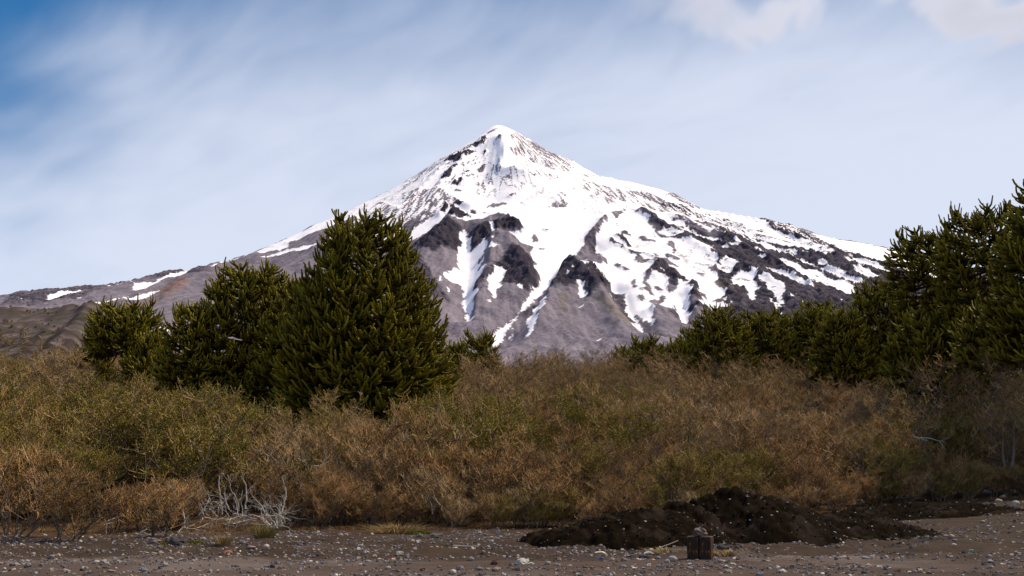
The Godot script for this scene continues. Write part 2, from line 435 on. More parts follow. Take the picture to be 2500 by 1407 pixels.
	patch(snow_cover, 1, [1422, -5227, 1444, -5178, 1415, -5153])
	patch(snow_cover, 1, [1636, -5325, 1633, -5264, 1660, -5240, 1644, -5179, 1620, -5195])
	patch(snow_cover, 1, [1298, -5799, 1318, -5792, 1310, -5756, 1295, -5772])
	patch(snow_cover, 1, [1215, -6130, 1271, -6120, 1263, -6085, 1220, -6098])
	patch(snow_cover, 1, [1253, -6199, 1340, -6174, 1332, -6138, 1287, -6141])
	patch(snow_cover, 1, [1199, -6275, 1251, -6243, 1252, -6219, 1187, -6217])
	patch(snow_cover, 1, [1317, -6227, 1399, -6203, 1388, -6155, 1349, -6160])
	patch(snow_cover, 1, [1243, -6496, 1308, -6430, 1302, -6344, 1337, -6287, 1368, -6218, 1340, -6226, 1293, -6302, 1245, -6327, 1224, -6401])
	patch(snow_cover, 1, [1133, -5952, 1155, -5964, 1134, -5844, 1094, -5756])
	patch(snow_cover, 1, [1081, -5688, 1095, -5640, 1057, -5467, 1081, -5391, 1060, -5313, 1055, -5221, 1026, -5267, 988, -5228])
	patch(snow_cover, 1, [985, -5213, 1010, -5190, 1060, -5174, 1041, -5111, 1005, -5143, 959, -5081])
	patch(snow_cover, 1, [1392, -6008, 1424, -5954, 1411, -5923, 1391, -5978])
	patch(snow_cover, 1, [1636, -6262, 1681, -6254, 1667, -6142, 1647, -6195])
	patch(snow_cover, 1, [1710, -6215, 1741, -6199, 1735, -6160, 1708, -6165])
	patch(snow_cover, 1, [2088, -5684, 2139, -5680, 2126, -5646])
	patch(snow_cover, 0.34, [1721, -7045, 1892, -7388, 1979, -6935, 1943, -6537, 1941, -6299, 1903, -6368, 1825, -6509, 1731, -6543, 1673, -6700])
	patch(snow_cover, 0.42, [1272, -6643, 1362, -6684, 1430, -6433, 1511, -6349, 1472, -6312, 1371, -6389, 1243, -6496])
	patch(snow_cover, 0.52, [427, -7236, 518, -7153, 631, -7071, 746, -7044, 880, -6992, 1022, -7010, 1167, -7043, 1306, -7038, 1415, -6931, 1501, -6740, 1449, -6515, 1359, -6561, 1270, -6619, 1164, -6763, 961, -6757, 854, -6797, 720, -6816, 618, -6703, 542, -6861, 456, -6949])
	patch(snow_cover, 0.3, [1065, -7296, 1198, -7718, 1291, -7682, 1318, -7150, 1224, -7101, 1158, -7270])
	patch(snow_cover, 0.34, [748, -7061, 933, -7038, 1047, -7022, 1167, -7043, 1275, -6997, 1161, -6876, 1006, -6908, 876, -6962])
	patch(snow_cover, 0.3, [630, -6598, 717, -6712, 711, -6582, 649, -6491, 602, -6456])
	patch(snow_cover, 0.3, [433, -6614, 477, -6614, 466, -6585])
	patch(snow_cover, 0.35, [857, -6683, 922, -6705, 909, -6643, 858, -6632])
	patch(snow_cover, 0.4, [219, -6579, 253, -6658, 306, -6851, 342, -6835, 365, -6678, 356, -6602, 271, -6576])
	patch(snow_cover, 0.03, [-520, -7486, -446, -7507, -394, -7470, -336, -7511, -256, -7531, -293, -7464, -361, -7410, -397, -7346, -420, -7396, -493, -7449])
	patch(snow_cover, 0.06, [-329, -7595, -301, -7639, -239, -7649, -178, -7674, -207, -7603, -257, -7571, -308, -7572])
	patch(snow_cover, 0.03, [-256, -7696, -211, -7757, -178, -7662, -224, -7664])
	patch(snow_cover, 0.12, [-197, -7792, -134, -7835, -97, -7839, -143, -7762, -180, -7756])
	patch(snow_cover, 0.06, [-355, -7289, -301, -7419, -308, -7348, -344, -7270])
	patch(snow_cover, 0.15, [-518, -7000, -475, -7194, -405, -7312, -368, -7273, -402, -7181, -447, -7058, -490, -7008])
	patch(snow_cover, 0.15, [-405, -6999, -376, -7058, -325, -7095, -328, -6956, -374, -6949])
	patch(snow_cover, 0.09, [-245, -7250, -205, -7364, -183, -7302, -191, -7214, -219, -7186])
	patch(snow_cover, 0.21, [-124, -7581, -94, -7648, -73, -7606, -83, -7548])
	patch(snow_cover, 0.03, [-163, -6549, -139, -6622, -82, -6666, -23, -6656, -36, -6591, -89, -6558, -146, -6559])
	patch(snow_cover, 0.24, [-28, -6755, 17, -6791, 49, -6770, -10, -6734])
	patch(snow_cover, 0.18, [52, -6649, 97, -6641, 96, -6587])
	patch(snow_cover, 0.06, [-351, -7129, -290, -7267, -306, -7180, -341, -7125])
	patch(snow_cover, 0.09, [-630, -7154, -609, -7292, -610, -7194])
	patch(snow_cover, 0.09, [-548, -7264, -506, -7357, -519, -7262])
	patch(snow_cover, 0.09, [-604, -6819, -575, -6906, -578, -6843])
	patch(snow_cover, 0.18, [-389, -6884, -354, -6918, -336, -6842, -369, -6852])
	patch(snow_cover, 0.18, [-219, -7512, -179, -7534, -197, -7419])
	patch(snow_cover, 0.48, [-22, -7715, -17, -7620, 59, -7464, 156, -7310, 302, -7271, 433, -7330, 454, -7665, 269, -7718, 169, -8078, 63, -8114])
	patch(snow_cover, 0.27, [140, -7778, 216, -8054, 269, -7718, 365, -7554, 262, -7523, 163, -7631])
	patch(snow_cover, 0.39, [-42, -7471, 34, -7518, 98, -7406, 33, -7359])
	patch(snow_cover, 0.48, [-804, -7772, -615, -7922, -455, -7641, -303, -7694, -297, -7562, -444, -7462, -586, -7366, -673, -7251, -756, -7125])
	patch(snow_cover, 0.45, [-756, -7125, -627, -7023, -506, -6966, -304, -6652, -382, -6476, -536, -6509, -694, -6567])
	patch(snow_cover, 0.12, [-579, -6552, -528, -6576, -487, -6495, -555, -6488])
	patch(snow_cover, 0.18, [-476, -6751, -446, -6775, -425, -6731, -459, -6709])
	patch(snow_cover, 0.18, [-564, -6733, -535, -6755, -500, -6720, -539, -6696])
	patch(snow_cover, 0.51, [-273, -6986, -184, -7136, -90, -7296, -40, -7189, -132, -6967, -218, -6749])
	patch(snow_cover, 1, [-2726, -5813, -2766, -5950, -2724, -6145, -2696, -5925])
	patch(snow_cover, 1, [-2592, -5881, -2640, -6075, -2587, -6179, -2577, -6395, -2468, -6062, -2486, -5903])
	patch(snow_cover, 1, [-2403, -5723, -2366, -5830, -2346, -5752])
	patch(snow_cover, 1, [-2376, -6235, -2475, -6902, -2494, -6896])
	patch(snow_cover, 1, [-2162, -6040, -2290, -6432, -2136, -6329, -2124, -6544, -2018, -6956, -1978, -6558, -1987, -6358, -2102, -6372, -2063, -6079, -2085, -5881])
	patch(snow_cover, 1, [-2230, -5418, -2191, -5557, -2116, -5660, -2063, -5770, -2069, -5633, -2163, -5532, -2196, -5409])
	patch(snow_cover, 1, [-2118, -5290, -2110, -5399, -2078, -5467, -2065, -5333, -2092, -5284])
	patch(snow_cover, 1, [-2060, -5291, -2007, -5392, -2005, -5313])
	patch(snow_cover, 1, [-2080, -5521, -2008, -5722, -1936, -5878, -1943, -5752, -1967, -5459, -1939, -5704, -1991, -5589])
	patch(snow_cover, 1, [-2155, -6950, -2023, -6950, -1999, -6465])
	patch(snow_cover, 1, [-1785, -5198, -1738, -5295, -1774, -5184])
	patch(snow_cover, 1, [-1637, -4966, -1598, -4962, -1570, -4847, -1581, -4802])
	patch(snow_cover, 1, [-2376, -6571, -2423, -6950, -2364, -6619])
	patch(snow_cover, 1, [-1556, -6499, -1379, -6444, -1360, -6359, -1492, -6440])
	patch(snow_cover, 1, [-1913, -6629, -1936, -7088, -1781, -7214, -1657, -7340, -1544, -7400, -1402, -6552, -1627, -6701, -1825, -6867, -1863, -6507])
	patch(snow_cover, 0.7, [-1731, -7244, -1612, -7346, -1479, -7406, -1385, -7442, -1292, -7490, -1197, -7538, -1105, -7592, -947, -7065, -975, -6888, -1088, -6836, -1200, -6788, -1310, -6742, -1412, -6746, -1514, -6746])
	patch(snow_cover, 0.95, [-1665, -7328, -1480, -7418, -1339, -7478, -1181, -7248, -1046, -7151, -1093, -6975, -1215, -6920, -1335, -6867, -1434, -6848, -1530, -6817])
	patch(snow_cover, 1, [-1558, -6513, -1456, -6494, -1354, -6475, -1253, -6459, -1151, -6432, -1232, -6356, -1359, -6389, -1490, -6432])
	patch(snow_cover, 0.46, [-1151, -6432, -1085, -6559, -1015, -6682, -956, -6865, -895, -7073, -757, -6773, -639, -6583, -656, -6367, -733, -6208, -934, -6609, -1045, -6524])
	patch(crag_cover, 1, [-583, -6031, -463, -6238, -307, -6276, -299, -6021, -375, -5976, -450, -5860, -511, -5928])
	patch(crag_cover, 0.6, [-574, -6000, -562, -5674, -490, -5450, -423, -5229, -301, -5223, -426, -5571, -497, -5781])
	patch(crag_cover, 1, [-252, -6243, -129, -6276, -70, -6289, 1, -6304, 48, -6240, 68, -6188, 19, -6146, -40, -6197, -92, -6170, -154, -6105, -192, -6040, -238, -6056])
	patch(crag_cover, 0.9, [-84, -5708, 12, -5931, 115, -5780, 147, -5584, 140, -5514, 91, -5361, -9, -5500, -50, -5459])
	patch(crag_cover, 0.9, [-211, -5404, -202, -5446, -84, -5694, -113, -5555, -180, -5376])
	patch(crag_cover, 1, [-448, -6429, -401, -6549, -299, -6609, -240, -6547, -245, -6370, -346, -6350])
	patch(crag_cover, 0.7, [39, -5072, 123, -5233, 105, -5072, 38, -4998])
	patch(crag_cover, 0.5, [-154, -6105, -92, -6170, -101, -6052, -146, -6025])
	patch(crag_cover, 1, [187, -5388, 258, -5697, 311, -5797, 355, -5643, 433, -5758, 544, -5735, 524, -5532, 477, -5474, 414, -5272, 367, -5229, 372, -5431, 288, -5388])
	patch(crag_cover, 0.5, [477, -5474, 524, -5532, 576, -5270, 566, -4939, 513, -5137])
	patch(crag_cover, 0.9, [694, -5565, 783, -5786, 853, -5784, 921, -5554, 844, -5462, 799, -5506, 755, -5626])
	patch(crag_cover, 0.8, [905, -5462, 974, -5479, 938, -5205, 860, -5206])
	patch(crag_cover, 0.9, [835, -5115, 952, -5205, 960, -5073, 846, -5068])
	patch(crag_cover, 0.5, [749, -5086, 806, -5085, 792, -4946, 749, -5025])
	patch(crag_cover, 0.75, [948, -6906, 1079, -6836, 1198, -6709, 1299, -6521, 1199, -6161, 1118, -5877, 1079, -5471, 1019, -5183, 959, -4891, 1026, -4798, 1090, -4705, 1149, -4611, 1382, -4602, 1616, -4598, 1853, -4603, 2099, -5186, 2423, -5956, 2748, -6920, 2475, -7124, 2154, -7244, 1828, -7394, 1557, -7436, 1253, -7111])
	patch(crag_cover, 0.7, [809, -6668, 937, -6654, 1063, -6633, 1145, -6379, 1225, -6167, 1142, -5880, 1070, -6021, 993, -6166, 913, -6322])
	patch(crag_cover, 0.8, [-543, -7448, -426, -7555, -305, -7667, -181, -7789, -144, -7526, -205, -7307, -262, -7097, -315, -6882, -506, -6966])
	patch(crag_cover, 0.5, [361, -6168, 494, -6224, 630, -6289, 770, -6366, 734, -6084, 702, -5831, 618, -5886, 531, -5941, 448, -6056])
	patch(crag_cover, 0.35, [-682, -6465, -513, -6405, -657, -6241])
	patch(crag_cover, 0.45, [-3139, -6704, -2997, -6752, -2839, -6770, -2662, -6746, -2467, -6854, -2266, -6968, -2014, -6938, -1796, -6276, -2009, -6370, -2269, -6584, -2493, -6872, -2370, -6032, -2349, -5699, -2475, -5684, -2599, -5668, -2719, -5643])
	patch(cinder_cover, 1, [-1931, -5825, -1947, -6108, -1884, -6119, -1788, -5758, -1801, -5516, -1870, -5420])
	patch(cinder_cover, 0.6, [-1968, -5445, -1934, -5584, -1902, -5742, -1815, -5520, -1849, -5362, -1882, -5215])
	patch(cinder_cover, 0.7, [-2156, -5355, -2030, -5244, -1963, -5077, -2021, -5111])
	patch(lichen_cover, 0.9, [491, -4972, 514, -4971, 539, -4831, 524, -4816, 506, -4895])
	patch(lichen_cover, 0.5, [429, -5272, 479, -5183, 525, -4986, 581, -4734, 512, -4785, 451, -4988, 412, -5184])
	patch(lichen_cover, 0.45, [232, -5275, 282, -5274, 261, -5068, 225, -5009])
	patch(lichen_cover, 0.3, [1077, -5672, 1104, -5545, 1176, -5409, 1115, -5361, 1055, -5436])
	fold(60, 130, true, [-367, -6274, -486, -5956, -509, -5483, -449, -4864])
	fold(-55, 70, false, [-278, -6206, -248, -5811, -248, -5349, -189, -4923])
	fold(45, 64, true, [-85, -6251, -113, -5806, -186, -5347, -159, -4859])
	fold(60, 75, true, [-23, -6034, 107, -5519, 81, -5228, -19, -4859])
	fold(-75, 81, false, [448, -6056, 221, -5694, 80, -5168, -63, -4665])
	fold(60, 70, true, [577, -6416, 453, -6117, 301, -5753, 186, -5346, 112, -4857])
	fold(60, 75, true, [313, -5754, 434, -5344, 521, -4845, 570, -4645])
	fold(-50, 58, false, [528, -5463, 550, -5098, 601, -4677])
	fold(-30, 46, false, [749, -5526, 676, -5157])
	fold(35, 41, true, [807, -5779, 681, -5342, 687, -5094])
	fold(38, 41, true, [930, -5467, 859, -4961])
	fold(-32, 41, false, [846, -5341, 800, -4898])
	fold(55, 32, true, [-451, -6407, -359, -6554, -255, -6516])
	fold(35, 29, true, [-392, -6279, -351, -6413])
	fold(45, 41, true, [-87, -6390, 24, -6254, 60, -6173])
	fold(38, 46, true, [1023, -6702, 1418, -6078, 1555, -5368])
	fold(-28, 46, false, [1230, -6982, 1595, -6303, 1829, -5624])
	fold(36, 46, true, [1459, -7508, 1771, -6494, 1971, -5658])
	fold(38, 52, true, [809, -6668, 1075, -6134, 1380, -5489, 1369, -4877])
	fold(24, 23, true, [-2020, -6962, -1968, -7070])
	fold(65, 58, true, [-78, -7614, -58, -7379, -79, -7118, 78, -7073])
	fold(-40, 116, false, [-206, -7459, -197, -7125, -132, -6728])
	fold(25, 52, true, [-418, -7552, -631, -6982, -758, -6679])
	fold(25, 41, true, [-300, -7593, -470, -7024, -524, -6688])
	fold(22, 46, true, [452, -7640, 862, -7082, 1266, -6883])
	fold(40, 58, true, [-1836, -5595, -1847, -6041, -1767, -6084])
	fold(-40, 58, false, [-1520, -5003, -1487, -5580, -1433, -6056])
	snow_cover = soften(snow_cover, 2)
	crag_cover = soften(crag_cover, 5)
	cinder_cover = soften(cinder_cover, 8)
	lichen_cover = soften(lichen_cover, 5)


func mountain_texture() -> ImageTexture:
	var w := 2048
	var h := 1152
	var drift_x := noise(11, 0.035, 4).get_image(w, h, false, false, false).get_data()
	var drift_z := noise(12, 0.035, 4).get_image(w, h, false, false, false).get_data()
	var grain := noise(13, 0.27, 3).get_image(w, h, false, false, false).get_data()
	var broad := noise(14, 0.012, 4).get_image(w, h, false, false, false).get_data()
	var streak := noise(15, 1.0, 4)
	var fine := ridged(16, 1.0, 3)
	var data := PackedByteArray()
	data.resize(w * h * 3)
	var su := float(COVER_W) / w
	var sw := float(COVER_H) / h
	var snow := Color(0.955, 0.945, 0.965)
	var scree := Color(0.485, 0.457, 0.50)
	var dark := Color(0.205, 0.19, 0.235)
	var cinder := Color(0.46, 0.36, 0.34)
	var lichen := Color(0.44, 0.39, 0.26)
	for y in h:
		var z := MAP_Z0 + (y + 0.5) / h * MAP_D
		for x in w:
			var k := y * w + x
			var u := (x + 0.5) * su + (drift_x[k] - 127.0) * 0.016
			var v := (y + 0.5) * sw + (drift_z[k] - 127.0) * 0.016
			var s := cover(snow_cover, u, v)
			var g := (grain[k] - 127.0) / 127.0
			var mx := MAP_X0 + (x + 0.5) / w * MAP_W - APEX_X
			var mz := z - APEX_Z
			var r := sqrt(mx * mx + mz * mz)
			var a := atan2(mx, mz)
			if s > 0.03 and s < 0.98:
				s += streak.get_noise_2d(a * (22.0 + r * 0.012), r * 0.0055) * 0.55 + g * 0.36
				s = smoothstep(0.40, 0.465, s)
			elif s <= 0.03:
				s = 0.0
			else:
				s = 1.0
				var zone := maxf(smoothstep(0.25, 0.7, a) * smoothstep(600.0, 1300.0, r), smoothstep(1500.0, 900.0, r) * smoothstep(250.0, 500.0, r))
				if zone > 0.02:
					var rib := fine.get_noise_2d(a * 15.0 + g * 0.15, r * 0.0034) + (broad[k] - 127.0) / 127.0 * 0.55 + g * 0.5
					s = 1.0 - zone * smoothstep(0.72, 0.86, rib)
			var c := snow
			if s < 0.999:
				var b := (broad[k] - 127.0) / 127.0
				var q := clampf(cover(crag_cover, u, v) + b * 0.4 + g * 0.55, 0.0, 1.0)
				var f := streak.get_noise_2d(a * 150.0 + 9.0, r * 0.0035) * 0.3 + streak.get_noise_2d(a * 55.0 + 31.0, r * 0.0016) * 0.38 + g * 0.6
				q = clampf(q + smoothstep(0.2, 0.7, fine.get_noise_2d(mx * 0.016, mz * 0.03)) * 0.6 * (0.25 + q), 0.0, 1.0)
				var rock := scree.lerp(dark, q)
				rock = rock.lerp(cinder, cover(cinder_cover, u, v) * clampf(0.75 + b, 0.0, 1.0))
				rock = rock.lerp(lichen, cover(lichen_cover, u, v) * clampf(0.6 + f * 1.6, 0.0, 1.0))
				var tone := 1.0 + f * 0.34 + b * 0.12
				rock = Color(rock.r * tone, rock.g * tone, rock.b * tone)
				c = rock.lerp(snow, s)
			data[3 * k] = clampi(int(c.r * 255.0), 0, 255)
			data[3 * k + 1] = clampi(int(c.g * 255.0), 0, 255)
			data[3 * k + 2] = clampi(int(c.b * 255.0), 0, 255)
	var image := Image.create_from_data(w, h, false, Image.FORMAT_RGB8, data)
	image.generate_mipmaps()
	return ImageTexture.create_from_image(image)


func make_mountain() -> void:
	left_tangent = tangents(LEFT_SLOPE)
	right_tangent = tangents(RIGHT_SLOPE)
	front_tangent = tangents(FRONT_SLOPE)
	snow_and_rock()
	var gullies := ridged(21, 1.0, 4)
	var lumps := noise(22, 0.0042, 5)
	var sharp := ridged(23, 0.011, 5)
	var columns := 1200
	var rows := 520
	var v := PackedVector3Array()
	var uv := PackedVector2Array()
	for j in rows + 14:
		var z := MAP_Z0 + j * (MAP_D - 10.0) / rows if j <= rows else MAP_Z0 + MAP_D - 10.0 + (j - rows) * 180.0
		for i in columns + 1:
			var x := MAP_X0 + MAP_W * i / columns
			var cu := (x - MAP_X0) / MAP_W * COVER_W
			var cw := (z - MAP_Z0) / MAP_D * COVER_H
			var bare := 1.0 - cover(snow_cover, cu, cw)
			var crag := cover(crag_cover, cu, cw) * bare
			var dx := x - APEX_X
			var dz := z - APEX_Z
			var r := sqrt(dx * dx + dz * dz)
			var a := atan2(dx, dz)
			var tame := smoothstep(0.0, 500.0, r)
			var edge := 1.0 if dz > 150.0 else 0.35
			var h := cone(x, z) + folded(x, z)
			h += (gullies.get_noise_2d(a * 5.0, r * 0.0011) * 14.0 + lumps.get_noise_2d(x, z) * 18.0) * tame * edge * (0.3 + 0.7 * bare)
			h += gullies.get_noise_2d(a * 24.0 + 5.0, r * 0.0028) * 9.0 * bare * tame * edge
			h += sharp.get_noise_2d(x, z) * (0.8 + 2.0 * bare + 28.0 * crag) * (0.3 + 0.7 * tame) * edge
			v.append(Vector3(x, h, z))
			uv.append(Vector2((x - MAP_X0) / MAP_W, minf((z - MAP_Z0) / MAP_D, 0.999)))
	var index := PackedInt32Array()
	for j in rows + 13:
		for i in columns:
			var k := j * (columns + 1) + i
			index.append_array([k, k + 1, k + columns + 1, k + 1, k + columns + 2, k + columns + 1])
	var m := StandardMaterial3D.new()
	m.albedo_texture = mountain_texture()
	m.roughness = 0.95
	m.metallic_specular = 0.15
	var o := single("mountain", terrain_mesh(v, PackedColorArray(), index, columns + 1, m, uv))
	tag(o, "tall volcano cone under snow with dark rock ribs and grey scree", "", "", "structure")


func terrain_mesh(v: PackedVector3Array, c: PackedColorArray, index: PackedInt32Array, stride: int, m: Material, uv := PackedVector2Array()) -> ArrayMesh:
	var n := PackedVector3Array()
	n.resize(v.size())
	var rows := v.size() / stride
	for j in rows:
		for i in stride:
			var k := j * stride + i
			var e := v[j * stride + mini(i + 1, stride - 1)] - v[j * stride + maxi(i - 1, 0)]
			var f := v[mini(j + 1, rows - 1) * stride + i] - v[maxi(j - 1, 0) * stride + i]
			var q := f.cross(e).normalized()
			n[k] = q if q.y > 0.0 else -q
	var arrays := []
	arrays.resize(Mesh.ARRAY_MAX)
	arrays[Mesh.ARRAY_VERTEX] = v
	arrays[Mesh.ARRAY_NORMAL] = n
	if c.size():
		arrays[Mesh.ARRAY_COLOR] = c
	if uv.size():
		arrays[Mesh.ARRAY_TEX_UV] = uv
	arrays[Mesh.ARRAY_INDEX] = index
	var mesh := ArrayMesh.new()
	mesh.add_surface_from_arrays(Mesh.PRIMITIVE_TRIANGLES, arrays)
	mesh.surface_set_material(0, m)
	return mesh


func make_foothill() -> void:
	var crest := [-2600, 470, -1900, 480, -1430, 470, -1300, 466, -1215, 473, -1190, 488, -1165, 478, -1120, 420, -1060, 345, -980, 270, -800, 120, -500, 0, 0, -40]
	var lumps := noise(31, 0.006, 5)
	var specks := noise(32, 0.02, 5)
	var columns := 260
	var rows := 130
	var v := PackedVector3Array()
	var c := PackedColorArray()
	var index := PackedInt32Array()
	for j in rows + 1:
		var z := -3300.0 + 1500.0 * j / rows
		for i in columns + 1:
			var x := -2500.0 + 2400.0 * i / columns
			var k := 0
			while k < crest.size() / 2 - 2 and crest[2 * k + 2] < x - (z + 3000.0) * 0.25:
				k += 1
			var t := clampf((x - (z + 3000.0) * 0.25 - crest[2 * k]) / float(crest[2 * k + 2] - crest[2 * k]), 0.0, 1.0)
			var top := lerpf(crest[2 * k + 1], crest[2 * k + 3], t * t * (3.0 - 2.0 * t))
			var h := top - absf(z + 3000.0) * (0.33 if z > -3000.0 else 0.8) + lumps.get_noise_2d(x, z) * 16.0 + specks.get_noise_2d(x, z) * 9.0
			v.append(Vector3(x, h, z))
			var s := specks.get_noise_2d(x, z)
			var low := smoothstep(430.0, 330.0, h + s * 120.0)
			var q := Color(0.115, 0.094, 0.097).lerp(Color(0.07, 0.06, 0.052), smoothstep(-0.2, 0.4, lumps.get_noise_2d(x * 0.7 + 500.0, z)))
			q = q.lerp(Color(0.03, 0.024, 0.018), maxf(low, 0.6) * smoothstep(-0.25, 0.0, s) * 0.92)
			c.append(q)
	for j in rows:
		for i in columns:
			var k := j * (columns + 1) + i
			index.append_array([k, k + 1, k + columns + 1, k + 1, k + columns + 2, k + columns + 1])
	var o := single("foothill", terrain_mesh(v, c, index, columns + 1, painted(0.95, 0.0, 0.1)))
	var bushes := MultiMesh.new()
	bushes.transform_format = MultiMesh.TRANSFORM_3D
	bushes.mesh = shrub_kinds.olive[0].all
	var spots := []
	for k in 2600:
		var p := v[rng.randi() % v.size()]
		if specks.get_noise_2d(p.x * 0.6, p.z * 0.6) > 0.0 or rng.randf() < 0.12:
			spots.append(Transform3D(Basis(Vector3.UP, rng.randf() * TAU).scaled(Vector3.ONE * rng.randf_range(1.4, 3.4)), p - Vector3(0, 1, 0)))
	bushes.instance_count = spots.size()
	for k in spots.size():
		bushes.set_instance_transform(k, spots[k])
	var scrub := MultiMeshInstance3D.new()
	scrub.name = "foothill_scrub"
	scrub.multimesh = bushes
	add_child(scrub, true)
	tag(scrub, "far-off scrub dotted over the dark foothill", "scrub", "", "stuff")
	tag(o, "dark brown foothill in front of the volcano's low flank", "", "", "structure")


# ------------------------------------------------------------------ the ground
func ground_tint(x: float, d: float, patchy: FastNoiseLite) -> Color:
	var p := patchy.get_noise_2d(x * 0.35, d * 0.9)
	var q := patchy.get_noise_2d(x * 1.7 + 90.0, d * 2.2)
	var road := Color(0.122, 0.094, 0.084)
	var ash := Color(0.20, 0.17, 0.168)
	var soil := Color(0.066, 0.048, 0.037)
	var litter := Color(0.105, 0.064, 0.036)
	var e := verge(x, d)
	var c := road.lerp(ash, smoothstep(0.05, 0.5, p) * 0.8)
	c = c.lerp(soil, smoothstep(20.5, 23.5, d - p * 4.0) * 0.8)
	var s := x / d
	c = c.lerp(Color(0.085, 0.066, 0.056), smoothstep(0.30, 0.44, s) * 0.8)
	c = c.lerp(litter, smoothstep(e - 1.6, e + 0.2, d + q * 1.6) * (0.55 + 0.45 * smoothstep(-0.3, 0.3, q)))
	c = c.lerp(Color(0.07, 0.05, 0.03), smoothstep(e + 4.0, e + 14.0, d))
	var tone := 1.0 + 0.28 * q
	return Color(c.r * tone, c.g * tone, c.b * tone)


func make_ground() -> void:
	var patchy := noise(41, 0.35, 4)
	var ds := PackedFloat32Array([-400.0, -60.0, -12.0, 0.0, 6.0, 10.0])
	var d := 12.0
	while d < 42.0:
		ds.append(d)
		d += 0.16
	while d < 130.0:
		ds.append(d)
		d += 1.0
	while d < 9000.0:
		ds.append(d)
		d *= 1.12
	var half := 230
	var stride := 2 * half + 1
	var v := PackedVector3Array()
	var c := PackedColorArray()
	var index := PackedInt32Array()
	for row in ds.size():
		d = ds[row]
		for k in range(-half, half + 1):
			var s := float(k) / half
			var x := s * (0.62 * absf(d) + 14.0) if absf(s) < 0.95 else signf(s) * ((0.62 * absf(d) + 14.0) * 0.95 + (absf(s) - 0.95) * 20.0 * (300.0 + absf(d)))
			v.append(Vector3(x, land_at(x, -d), -d))
			c.append(ground_tint(x, maxf(d, 12.0), patchy) if d < 140.0 else Color(0.075, 0.06, 0.045))
	for row in ds.size() - 1:
		for k in stride - 1:
			var p := row * stride + k
			index.append_array([p, p + stride, p + 1, p + 1, p + stride, p + stride + 1])
	var o := single("ground", terrain_mesh(v, c, index, stride, grit_material()))
	tag(o, "dark volcanic gravel ground rising into a bank under the thicket", "", "", "structure")


func grit_material() -> StandardMaterial3D:
	var m := painted(0.95, 0.0, 0.08)
	var f := noise(51, 0.11, 4)
	var g := noise(52, 0.32, 2)
	var image := Image.create(512, 512, false, Image.FORMAT_RGB8)
	var a := f.get_seamless_image(512, 512)
	var b := g.get_seamless_image(512, 512)
	for y in 512:
		for x in 512:
			var t := 0.78 + 0.22 * (a.get_pixel(x, y).r - 0.5) + 0.7 * (b.get_pixel(x, y).r - 0.5)
			t = clampf(t, 0.25, 1.0)
			image.set_pixel(x, y, Color(t, t * 0.985, t * 0.97))
	m.albedo_texture = ImageTexture.create_from_image(image)
	m.albedo_color = Color(1, 1, 1)
	m.uv1_triplanar = true
	m.uv1_world_triplanar = true
	m.uv1_scale = Vector3.ONE * 0.42
	return m


# ------------------------------------------------------------------ stones
func stone_mesh(s: int, squash: Vector3, jag: float, rings := 7, spokes := 10) -> ArrayMesh:
	var f := noise(s, 0.9, 3)
	var shape := Shape.new()
	var pts := []
	for j in rings + 1:
		var row := []
		for i in spokes:
			var p := PI * j / rings
			var q := TAU * i / spokes + (0.3 if j % 2 else 0.0)
			var e := Vector3(sin(p) * cos(q), cos(p), sin(p) * sin(q))
			if j == 0 or j == rings:
				e = Vector3(0, cos(p), 0)
			var r := 1.0 + f.get_noise_3dv(e * 1.2) * jag + f.get_noise_3dv(e * 3.0) * jag * 0.3
			row.append(e * r * squash)
		pts.append(row)
	for j in rings:
		for i in spokes:
			var i2 := (i + 1) % spokes
			if j > 0:
				shape.tri(pts[j][i], pts[j + 1][i], pts[j][i2], Color.WHITE)
			if j < rings - 1:
				shape.tri(pts[j][i2], pts[j + 1][i], pts[j + 1][i2], Color.WHITE)
	if jag < 0.5:
		for k in shape.v.size():
			shape.n[k] = shape.n[k].lerp((shape.v[k] / squash).normalized(), 0.6).normalized()
	return shape.done(null)


var stone_shapes := []
var stone_tints := {}


func stone_material(tint: Color) -> StandardMaterial3D:
	if not stone_tints.has(tint):
		var m := StandardMaterial3D.new()
		m.albedo_color = Color(tint.r, tint.g, tint.b).linear_to_srgb()
		m.roughness = 0.85
		m.metallic_specular = 0.15
		m.uv1_triplanar = true
		m.uv1_scale = Vector3.ONE * 1.3
		m.albedo_texture = mottle
		stone_tints[tint] = m
	return stone_tints[tint]


var mottle: ImageTexture


func make_mottle() -> void:
	var a := noise(61, 0.05, 5).get_seamless_image(256, 256)
	var image := Image.create(256, 256, false, Image.FORMAT_RGB8)
	for y in 256:
		for x in 256:
			var t := clampf(0.86 + 0.75 * (a.get_pixel(x, y).r - 0.5), 0.3, 1.0)
			image.set_pixel(x, y, Color(t, t, t))
	mottle = ImageTexture.create_from_image(image)


func stone(x: float, z: float, size: float, which: int, tint: Color, label: String, group := "", sink := 0.3, called := "stone", lift := 0.0) -> MeshInstance3D:
	var o := single(called, stone_shapes[which % stone_shapes.size()], on_land(x, z, lift), rng.randf() * TAU)
	o.scale = Vector3.ONE * size * 0.5
	o.position.y += size * (0.5 - sink) * 0.6
	o.material_override = stone_material(tint)
	tag(o, label, "stone" if called == "stone" else "rock", group)
	return o


